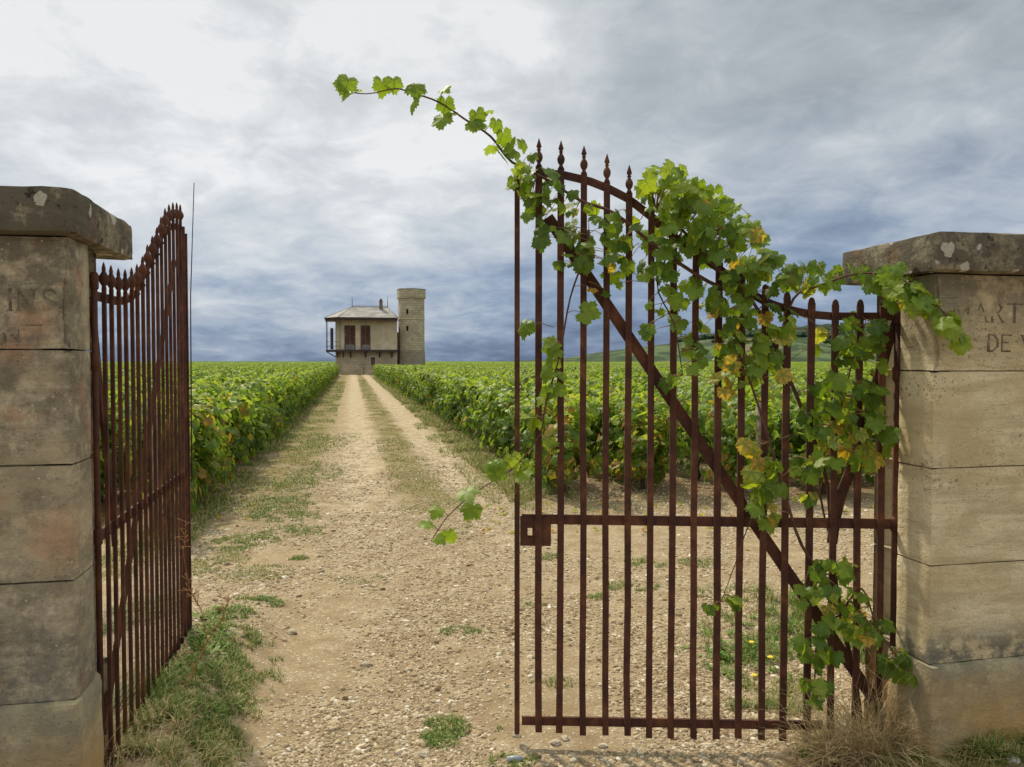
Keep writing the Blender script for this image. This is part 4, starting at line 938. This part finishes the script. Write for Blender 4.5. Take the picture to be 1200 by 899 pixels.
# dandelions
M_yel = mat_simple('yellow_petal', (.75, .55, .03), .6, .1, 10); M_gst = mat_simple('green_stalk', (.12, .2, .05), .6, .2, 10)
for (px_, py_, h_, lb) in ((880, 762, .07, 'small yellow flower, highest of the three behind the gate bars'), (902, 778, .06, 'small yellow flower, farthest right of the three behind the gate'), (883, 800, .06, 'small yellow flower, lowest of the three behind the gate bars')):
    c = G(px_, py_+6); r_ = empty('yellow_flower', (c.x, c.y, gz(c.x, c.y)), label=lb, cat='flower', group='yellow flowers in the weeds')
    m = MB(); m.tube([(0, 0, 0), (.004, .002, h_*.6), (.003, 0, h_)], .0015, 5); m.build('stalk', M_gst, r_)
    m = MB(); m.lathe([(.003, -.004), (.012, 0), (.016, .004), (.012, .007), (.002, .006)], (.003, 0, h_), 12, smooth=False); m.build('flower_head', M_yel, r_)
# pebbles
def pebbles():
    ico = []; t = (1+5**.5)/2
    base = np.array([(-1, t, 0), (1, t, 0), (-1, -t, 0), (1, -t, 0), (0, -1, t), (0, 1, t), (0, -1, -t), (0, 1, -t), (t, 0, -1), (t, 0, 1), (-t, 0, -1), (-t, 0, 1)])/math.hypot(1, t)
    Fi = np.array([(0, 11, 5), (0, 5, 1), (0, 1, 7), (0, 7, 10), (0, 10, 11), (1, 5, 9), (5, 11, 4), (11, 10, 2), (10, 7, 6), (7, 1, 8), (3, 9, 4), (3, 4, 2), (3, 2, 6), (3, 6, 8), (3, 8, 9), (4, 9, 5), (2, 4, 11), (6, 2, 10), (8, 6, 7), (9, 8, 1)])
    n = 150000; D = 2.2*(12/2.2)**(rng.random(n)**1.05); D = np.where(rng.random(n) < .5, D, D*1.35); X = (rng.uniform(150, 1120, n)-600)/F*D
    dens = fbm(X, D, 1.4, 4, 9); u, v = toUV(X, D)
    keep = (dens+.30*rng.random(n) > .56)
    verge = (X < -.98-.12*D+.15) & (D < 5.2); keep &= ~(verge & (rng.random(n) < .45))
    keep &= ~((u < -1.5) & (v > 7)); X, D = X[keep], D[keep]; n = len(X)
    s = rng.lognormal(math.log(.0047), .45, n)*(1+.08*D); s = np.clip(s, .002, .022)
    V = base[None]*(1+rng.normal(0, .16, (n, 12, 1))); V *= np.stack([rng.uniform(.8, 1.5, n), rng.uniform(.7, 1.1, n), rng.uniform(.4, .8, n)], 1)[:, None]
    a = rng.random(n)*6.283; c, s_ = np.cos(a)[:, None], np.sin(a)[:, None]; x, y = V[:, :, 0]*c-V[:, :, 1]*s_, V[:, :, 0]*s_+V[:, :, 1]*c
    V = np.stack([x, y, V[:, :, 2]], -1)*s[:, None, None]; V += np.stack([X, D, ground_z(X, D)+s*.08], 1)[:, None]
    A = np.zeros((n, 12, 4)); A[:, :, 0] = np.clip(rng.normal(.5, .24, n), 0, 1)[:, None]; A[:, :, 3] = 1
    t = MT('pebble', .85, .2); at = t.n('ShaderNodeAttribute'); at.attribute_name = 'lc'; sp = t.n('ShaderNodeSeparateColor'); t.l(at.outputs['Color'], sp.inputs[0])
    t.color(t.mix(t.rng(t.noise(t.coord('World'), 120, 3), .4, .7, 0, .4), t.ramp(sp.outputs[0], [(0, (.17, .12, .07)), (.3, (.34, .26, .16)), (.6, (.49, .40, .27)), (.85, (.63, .55, .42)), (1, (.77, .72, .62))]), (.22, .16, .09)))
    o = np_mesh('pebbles', V.reshape(-1, 3), (Fi[None]+(np.arange(n)*12)[:, None, None]).reshape(-1, 3), t.m, A.reshape(-1, 4)); return tag(o, 'loose pale limestone gravel scattered over the track', 'gravel', kind='stuff'), t.m
pb, M_peb = pebbles()
# individual larger stones that stand out
def rock(name, px_, py_, s, label, mat, squash=.6, seed=0):
    bm = bmesh.new(); bmesh.ops.create_icosphere(bm, subdivisions=3, radius=1)
    for v in bm.verts:
        d = 1+.35*noise.noise(v.co*1.3+Vector((seed, 0, 0)))+.08*noise.noise(v.co*5+Vector((seed, 3, 0))); v.co = Vector((v.co.x*1.25, v.co.y, v.co.z*squash))*d*s
    me_ = bpy.data.meshes.new(name); bm.to_mesh(me_); bm.free(); me_.materials.append(mat); o = bpy.data.objects.new(name, me_); COL.objects.link(o)
    c = G(px_, py_); o.location = (c.x, c.y, gz(c.x, c.y)+s*.25); o.rotation_euler = (0, 0, seed); tag(o, label, 'stone', 'loose stones near the gate')
M_rock = mat_simple('rock', (.42, .36, .27), .9, .3, 40, bump=.003)
for i, a in enumerate([(652, 872, .019, 'pale stone on bare soil below the first gate bars'), (662, 866, .017, 'darker stone just right of the pale one below the gate'), (706, 875, .016, 'flat brown stone under the middle gate bars'), (605, 862, .018, 'stone under the free end of the vine-covered leaf'), (430, 780, .024, 'grey stone lying in the gravel left of centre'), (497, 885, .022, 'grey stone beside the grass tuft in the foreground'), (672, 892, .014, 'small pale stone at the bottom edge right of the plastic scrap'), (342, 742, .026, 'grey stone at the edge of the left verge')]):
    rock('stone', a[0], a[1], a[2], a[3], M_rock, .6, i*1.7)
# litter
m = MB(); m.tube([(-.03, 0, .012), (0, .002, .013), (.03, 0, .012)], [.011, .012, .011], 10); m.tube([(.03, 0, .012), (.036, 0, .012)], [.007, .006], 8)
c = G(603, 893); o = m.build('plastic_scrap', mat_simple('grey_plastic', (.36, .40, .45), .4, .15, 30, .5)); o.location = (c.x, c.y, gz(c.x, c.y)); o.rotation_euler = (0, 0, .1); tag(o, 'small blue-grey plastic tube lying on the ground at the bottom edge', 'litter')
rock('crumpled_paper', 1187, 893, .022, 'x', mat_simple('white_paper', (.75, .75, .78), .8, .1, 60, bump=.004), .7, 9.1)
o = COL.objects['crumpled_paper']; tag(o, 'crumpled white paper on the grass before the pale pillar', 'litter'); del o['group']
# fallen leaves
LV = []
sp_ = [(940, 858, .9), (965, 862, .88), (1040, 885, .95), (1052, 890, .97), (270, 578, .95), (292, 582, .93), (318, 560, .9), (1070, 893, .92), (240, 602, .93), (955, 868, .8)]
for k in range(70): sp_.append((rng.uniform(560, 1040), rng.uniform(590, 625), rng.choice([.8, .84, .88, .93])))
for k in range(26): sp_.append((rng.uniform(225, 300), rng.uniform(560, 615), rng.choice([.84, .9, .95])))
q = np.array([tuple(G(a[0], a[1])) for a in sp_]); q[:, 2] = ground_z(q[:, 0], q[:, 1])+.012; n = len(q)
V_, F_, A_ = leaves_arrays(LT_HI, q, np.stack([rng.normal(0, .3, n), rng.normal(-.2, .3, n), np.ones(n)], 1), rng.normal(0, 1, (n, 3)), rng.uniform(.03, .05, n), np.array([a[2] for a in sp_]), rng.uniform(-2, 2, n))
tag(np_mesh('fallen_leaves', V_, F_, M_leaf, A_, smooth=True), 'orange and yellow vine leaves fallen on the ground', 'leaves', kind='stuff')

# ------------------------------------------------------------------ house with tower
M_wall = mat_masonry('ashlar_wall', (.68, .55, .37), (.52, .42, .28), (.34, .27, .18), .62, .26)
M_plaster = mat_simple('old_plaster', (.74, .60, .42), .92, .12, 1.2, dirt=(.46, .37, .25))
M_tower = mat_masonry('tower_ashlar', (.72, .60, .42), (.54, .44, .30), (.30, .24, .16), .62, .29, (.28, .235, .155), 2.85)
M_roof = mat_simple('zinc_roof', (.27, .265, .265), .7, .35, 1.1, .25, dirt=(.14, .13, .125))
M_beam = mat_simple('dark_beam', (.075, .055, .05), .85, .3, 5)
M_shut = mat_simple('red_brown_shutter', (.125, .06, .047), .85, .3, 4, dirt=(.22, .15, .12))
M_iron = mat_simple('dark_iron', (.06, .06, .065), .6, .2, 5)
M_zinc = mat_simple('grey_panel', (.25, .22, .21), .8, .2, 5)
K = 93/900.
HP = P(429, 438.5, 93); HP.z = 0
house = empty('tower_house', HP, R(11.74), label='old stone house with wooden balcony and grey hipped roof', cat='house')
def hx_(px): return (px-429)*K
def hzz(py): return (438.5-py)*K
def uvbox(o, per=None):
    """wrap-around uv in metres for masonry"""
    me_ = o.data; uv = me_.uv_layers.new(name='UVMap')
    for p in me_.polygons:
        nn = p.normal
        for li in p.loop_indices:
            c_ = me_.vertices[me_.loops[li].vertex_index].co
            if abs(nn.z) > .7: uv.data[li].uv = (c_.x, c_.y)
            else: t_ = Vector((-nn.y, nn.x, 0)).normalized(); uv.data[li].uv = (t_.dot(c_)+nn.x*3.3, c_.z)
body = [(-2.7, 0), (3.75, 0), (3.75, 5.6), (-2.7, 5.6), (-3.62, 4.1), (-3.62, 1.5)]
def grow(poly, l, f, r, bk):
    out = []
    for x, y in poly:
        out.append((x+(r if x > 0 else -l), y+(-f if y < 2.8 else bk)))
    return out
m = MB(); m.prism(body, -.3, 2.72); o = m.build('lower_wall', M_wall, house); uvbox(o)
m = MB(); m.prism(body, 2.94, 6.55); o = m.build('upper_wall', M_plaster, house)
slab = [(-3.1, -.75), (3.72, -.75), (3.72, 0.2), (3.72, 5.6), (-3.1, 6.3), (-4.75, 4.6), (-4.75, 1.0)]
m = MB(); m.prism(slab, 2.72, 2.94); bal = m.build('balcony', M_beam, house)
for (x, y) in ((-4.68, 1.05), (-3.05, -.70), (-4.68, 4.5)):
    mm = MB(); mm.box((x, y, 4.75), (.07, .07, 3.6)); mm.build('balcony_post', M_iron, bal)
mm = MB()
for a_, b_ in (((-4.68, 1.05), (-3.05, -.70)), ((-4.68, 1.05), (-4.68, 4.5))):
    for z_ in (3.35, 3.92): mm.tube([(*a_, z_), (*b_, z_)], .025, 5)
mm.build('railing', M_iron, bal)
for px_ in (396.5, 403, 411.5, 428.5, 444.6, 459):
    x = hx_(px_); m = MB(); y0 = 0 if x > -2.7 else 1.0*(-2.7-x)
    m.bar((x, y0-.02, 2.05), (x, -.6+y0, 2.68), .14, .14, (1, 0, 0)); m.box((x, y0-.08, 2.38), (.16, .14, .66)); m.build('bracket', M_beam, house)
m = MB(); m.bar((-3.65, 1.6, 2.1), (-4.6, 1.2, 2.66), .12, .12, (0, 1, 0)); m.build('bracket', M_beam, house)
eave = [(-3.25, -1.0), (3.78, -1.0), (3.78, 6.5), (-3.25, 6.5), (-4.85, 4.8), (-4.85, .8)]
m = MB(); m.prism(eave, 6.58, 6.80); m.build('eaves', M_beam, house)
m = MB()
zr = 8.3; rid = [(hx_(413.5), 2.75, zr), (hx_(455.5), 2.75, zr)]
eo = [(x*1.012, y*1.0+(-.05 if y < 2 else .05), 6.802) for x, y in eave]
vs_ = eo+rid; m.add(vs_, [(0, 1, 7, 6), (1, 2, 7), (2, 3, 6, 7), (3, 4, 6), (4, 5, 6), (5, 0, 6), (5, 4, 3, 2, 1, 0)]); rf = m.build('roof', M_roof, house)
m = MB()
for i in range(6): pass
for a_, b_ in ((eo[0], rid[0]), (eo[5], rid[0]), (eo[1], rid[1]), (rid[0], rid[1])): m.tube([a_, b_], .05, 5)
m.build('ridge_capping', M_zinc, rf)
m = MB()
for i in range(24):
    x = rid[0][0]+.25+(rid[1][0]-rid[0][0]-.5)*i/23; m.tube([(x, 2.75, zr), (x, 2.75, zr+.28)], [.02, .012], 4)
m.tube([(rid[0][0], 2.75, zr+.12), (rid[1][0], 2.75, zr+.12)], .012, 4); m.build('ridge_cresting', M_iron, rf)
for p in rid:
    m = MB(); m.tube([p, (p[0], p[1], zr+1.3)], [.05, .015], 5); m.lathe([(.0, -.06), (.07, 0), (0, .06)], (p[0], p[1], zr+.55), 8); m.tube([(p[0]-.13, p[1], zr+.9), (p[0]+.13, p[1], zr+.9)], .015, 4); m.build('roof_finial', M_iron, rf)
m = MB(); cxx = hx_(447.3); m.box((cxx, 2.1, 8.35), (.42, .42, 1.3)); m.box((cxx, 2.1, 9.02), (.5, .5, .08)); m.lathe([(.14, 0), (.15, .2), (.12, .24)], (cxx, 2.1, 9.06), 8); m.build('chimney', mat_simple('chimney_brick', (.25, .17, .14), .9, .2, 6), rf)
# valance under the eaves
m = MB(); 
for a_, b_ in ((eave[5], eave[0]), (eave[0], eave[1])):
    A, B = Vector((*a_, 0)), Vector((*b_, 0)); L_ = (B-A).length; n = int(L_/.16); dr_ = (B-A).normalized(); in_ = Vector((-dr_.y, dr_.x, 0))*.06
    for i in range(n):
        p = A+dr_*((i+.5)*L_/n)+in_; h_ = .22+.12*(i % 2); m.bar(p+Vector((0, 0, 6.575-h_)), p+Vector((0, 0, 6.575)), .12, .03, tuple(in_))
m.build('valance', M_shut, house)
def louvre_door(px0, px1, z0, z1):
    x0, x1 = hx_(px0), hx_(px1); f = MB(); w = x1-x0
    f.box(((x0+x1)/2, -.02, z1+.06), (w+.2, .08, .12)); f.box((x0-.05, -.02, (z0+z1)/2), (.1, .08, z1-z0)); f.box((x1+.05, -.02, (z0+z1)/2), (.1, .08, z1-z0))
    fo = f.build('door_frame', M_shut, house)
    s = MB()
    for h_ in (0, 1):
        a0, a1 = x0+h_*w/2+.01, x0+(h_+1)*w/2-.01; s.box(((a0+a1)/2, -.02, (z0+z1)/2+.3), (a1-a0, .03, z1-z0-.6))
        k = 0; z = z0+.65
        while z < z1-.05: s.bar((a0+.05, -.045, z), (a1-.05, -.045, z), .05, .012, (0, 1, .6)); z += .085
    s.build('shutter', M_shut, fo); q = MB(); q.box(((x0+x1)/2, -.02, z0+.29), (w, .04, .56)); q.build('kick_panel', M_zinc, fo)
louvre_door(405.5, 416, 2.96, 5.75); louvre_door(424, 433.2, 2.96, 5.75)
m = MB(); m.box((-4.05, 2.5, 4.3), (.05, 1.0, 2.6)); m.box((-4.05, 1.75, 4.3), (.36, .05, 2.6)); m.build('open_shutter', M_shut, house)
m = MB(); x0, x1 = hx_(433), hx_(441)
for (c_, d_) in (((hx_(437), -.02, 2.13), (.82, .1, .16)), ((hx_(437), -.02, .98), (.82, .12, .14)), ((hx_(433.8), -.02, 1.55), (.14, .1, 1.0)), ((hx_(440.2), -.02, 1.55), (.14, .1, 1.0))): m.box(c_, d_)
wf = m.build('window_surround', mat_simple('dressed_stone', (.55, .50, .40), .9, .1, 5), house)
m = MB(); m.box((hx_(437), -.01, 1.55), (.52, .05, 1.0)); [m.box((hx_(437)+dx, -.045, 1.55), (.02, .02, 1.0)) for dx in (-.13, 0, .13)]; m.build('shutter', M_shut, wf)
m = MB(); m.box((3.86, .7, 3.4), (.22, .5, 3.4)); m.box((3.86, .9, .9), (.2, .4, 2.0)); m.build('dark_gap_fill', M_beam, house)  # dark boxes stand in for the shaded gap between house and tower
# tower: hexagonal, edge towards the road
tc = Vector((hx_(481.3)+.22, 2.0, 0)); TW = house.matrix_basis @ tc
tower = empty('stone_tower', HP+RX*tc.x+RY*tc.y, R(11.74), label='slender hexagonal stone tower standing right of the old house', cat='tower')
def hexa(rad, rot=0): return [(rad*math.cos(R(60*i-90+4)), rad*math.sin(R(60*i-90+4))) for i in range(6)]
m = MB(); n = 6; A, B = hexa(1.92), hexa(1.78)
m.add([(x, y, -.3) for x, y in A]+[(x, y, 2.85) for x, y in B], [(i, (i+1) % 6, 6+(i+1) % 6, 6+i) for i in range(6)]+[tuple(range(6, 12))]); o = m.build('base', M_tower, tower); uvbox(o)
m = MB(); m.prism(hexa(1.74), 2.85, 9.35); o = m.build('shaft', M_tower, tower); uvbox(o)
m = MB(); m.prism(hexa(1.80), 6.72, 6.86); m.build('string_course', M_plaster, tower)
m = MB(); m.prism(hexa(1.90), 9.52, 10.42); o = m.build('parapet', M_tower, tower); uvbox(o)
m = MB(); m.prism(hexa(1.94), 10.42, 10.5); m.build('coping', mat_simple('coping_stone', (.33, .30, .23), .9, .2, 4), tower)
m = MB(); hh = hexa(1.90)
m.prism(hexa(1.80), 9.352, 9.518)
for i in range(6):
    a_, b_ = Vector((*hh[i], 0)), Vector((*hh[(i+1) % 6], 0))
    for k in range(8): p = a_.lerp(b_, (k+.5)/8); m.box((p.x, p.y, 9.43), (.12, .12, .17), math.atan2(b_.y-a_.y, b_.x-a_.x))
m.build('corbels', M_plaster, tower)
# windows on the left-front face: between corner 5 and corner 0
hh = hexa(1.742); a_, b_ = Vector((*hh[5], 0)), Vector((*hh[0], 0)); p = a_.lerp(b_, .55); rz_ = math.atan2(b_.y-a_.y, b_.x-a_.x)
for z_ in (7.65, 5.6):
    m = MB(); m.box((p.x, p.y, z_), (.27, .03, .62), rz_); w_ = m.build('window', mat_simple('dark_opening', (.012, .011, .012), .7, .1, 5), tower)
    m = MB(); nrm_ = Vector((math.sin(rz_), -math.cos(rz_), 0)); c_ = p+nrm_*.02; m.box((c_.x, c_.y, z_-.36), (.40, .08, .08), rz_); m.build('sill', M_plaster, w_)
# iron post at the end of the track
c = P(426.4, 438, 91); o_ = MB(); o_.tube([(0, 0, 0), (0, 0, .75)], .04, 6); o_.lathe([(.02, 0), (.06, .03), (.02, .07)], (0, 0, .75), 8); o = o_.build('marker_post', M_iron); o.location = (c.x, c.y, 0); tag(o, 'short dark post at the end of the track before the house', 'post')

# ------------------------------------------------------------------ hillside details
M_tree = mat_simple('distant_tree', (.035, .062, .03), .95, .45, .3)
def crown_blob(m_, c, r, seed, mat=0):
    bm = bmesh.new(); bmesh.ops.create_icosphere(bm, subdivisions=2, radius=1)
    vs_ = [c+Vector((v.co.x*r, v.co.y*r, v.co.z*r*.8))*(1+.5*noise.noise(v.co*2.3+Vector((seed, 0, 0)))) for v in bm.verts]; fs = [tuple(v.index for v in f.verts) for f in bm.faces]; bm.free(); m_.add(vs_, fs, mat)
m = MB()
for i in range(1500):
    px_ = rng.uniform(790, 1240); y = rng.uniform(np.interp(px_, [790, 850, 930, 1000], [890, 860, 760, 700]), 960)
    x = (px_-600)/F*y; crown_blob(m, Vector((x, y, hz_at(x, y)+1.5)), rng.uniform(3, 6.5), i)
tag(m.build('hilltop_wood', M_tree), 'dark green wood along the crest of the far hill', 'wood', kind='stuff')
for i, (px_, y, s_, lb) in enumerate([(763, 800, 4.5, 'small dark tree on the hillside, farthest left of those there'), (843, 700, 5, 'round dark tree halfway up the far slope'), (858, 690, 4, 'smaller dark tree right of the round one on the far slope'), (905, 640, 4.5, 'dark tree just right of the white farmhouse on the hillside'), (868, 620, 3.5, 'small tree just left of the white farmhouse on the hillside'), (975, 660, 5, 'broad dark tree low on the hill seen through the right gate bars')]):
    x = (px_-600)/F*y; r_ = empty('tree', (x, y, hz_at(x, y)-.3), label=lb, cat='tree', group='trees on the far hillside')
    m = MB(); m.tube([(0, 0, 0), (.1, 0, s_*.8)], [.35, .2], 6); m.build('trunk', M_bark, r_)
    m = MB()
    for k in range(7): crown_blob(m, Vector((rng.normal(0, s_*.3), rng.normal(0, s_*.3), s_*(.9+.25*rng.random()))), s_*rng.uniform(.35, .6), k+i*9)
    m.build('crown', M_tree, r_)
y = 600; x = (882-600)/F*y
fh = empty('farmhouse', (x, y, hz_at(x, y)), R(-12), label='tiny white farmhouse on the slope of the far hill', cat='house')
m = MB(); m.box((0, 0, 2.0), (9, 6, 4.4)); m.build('wall', mat_simple('white_render', (.75, .73, .68), .9, .05, 2), fh)
m = MB(); m.add([(-4.8, -3.3, 4.2), (4.8, -3.3, 4.2), (4.8, 3.3, 4.2), (-4.8, 3.3, 4.2), (-4.8, 0, 6.4), (4.8, 0, 6.4)], [(0, 1, 5, 4), (2, 3, 4, 5), (0, 4, 3), (1, 2, 5), (3, 2, 1, 0)]); m.build('roof', mat_simple('tile_roof', (.30, .17, .12), .9, .2, 2), fh)
for x_ in (-2.6, 0, 2.6): m = MB(); m.box((x_, -3.02, 2.4), (.9, .08, 1.2)); m.build('window', M_iron, fh)
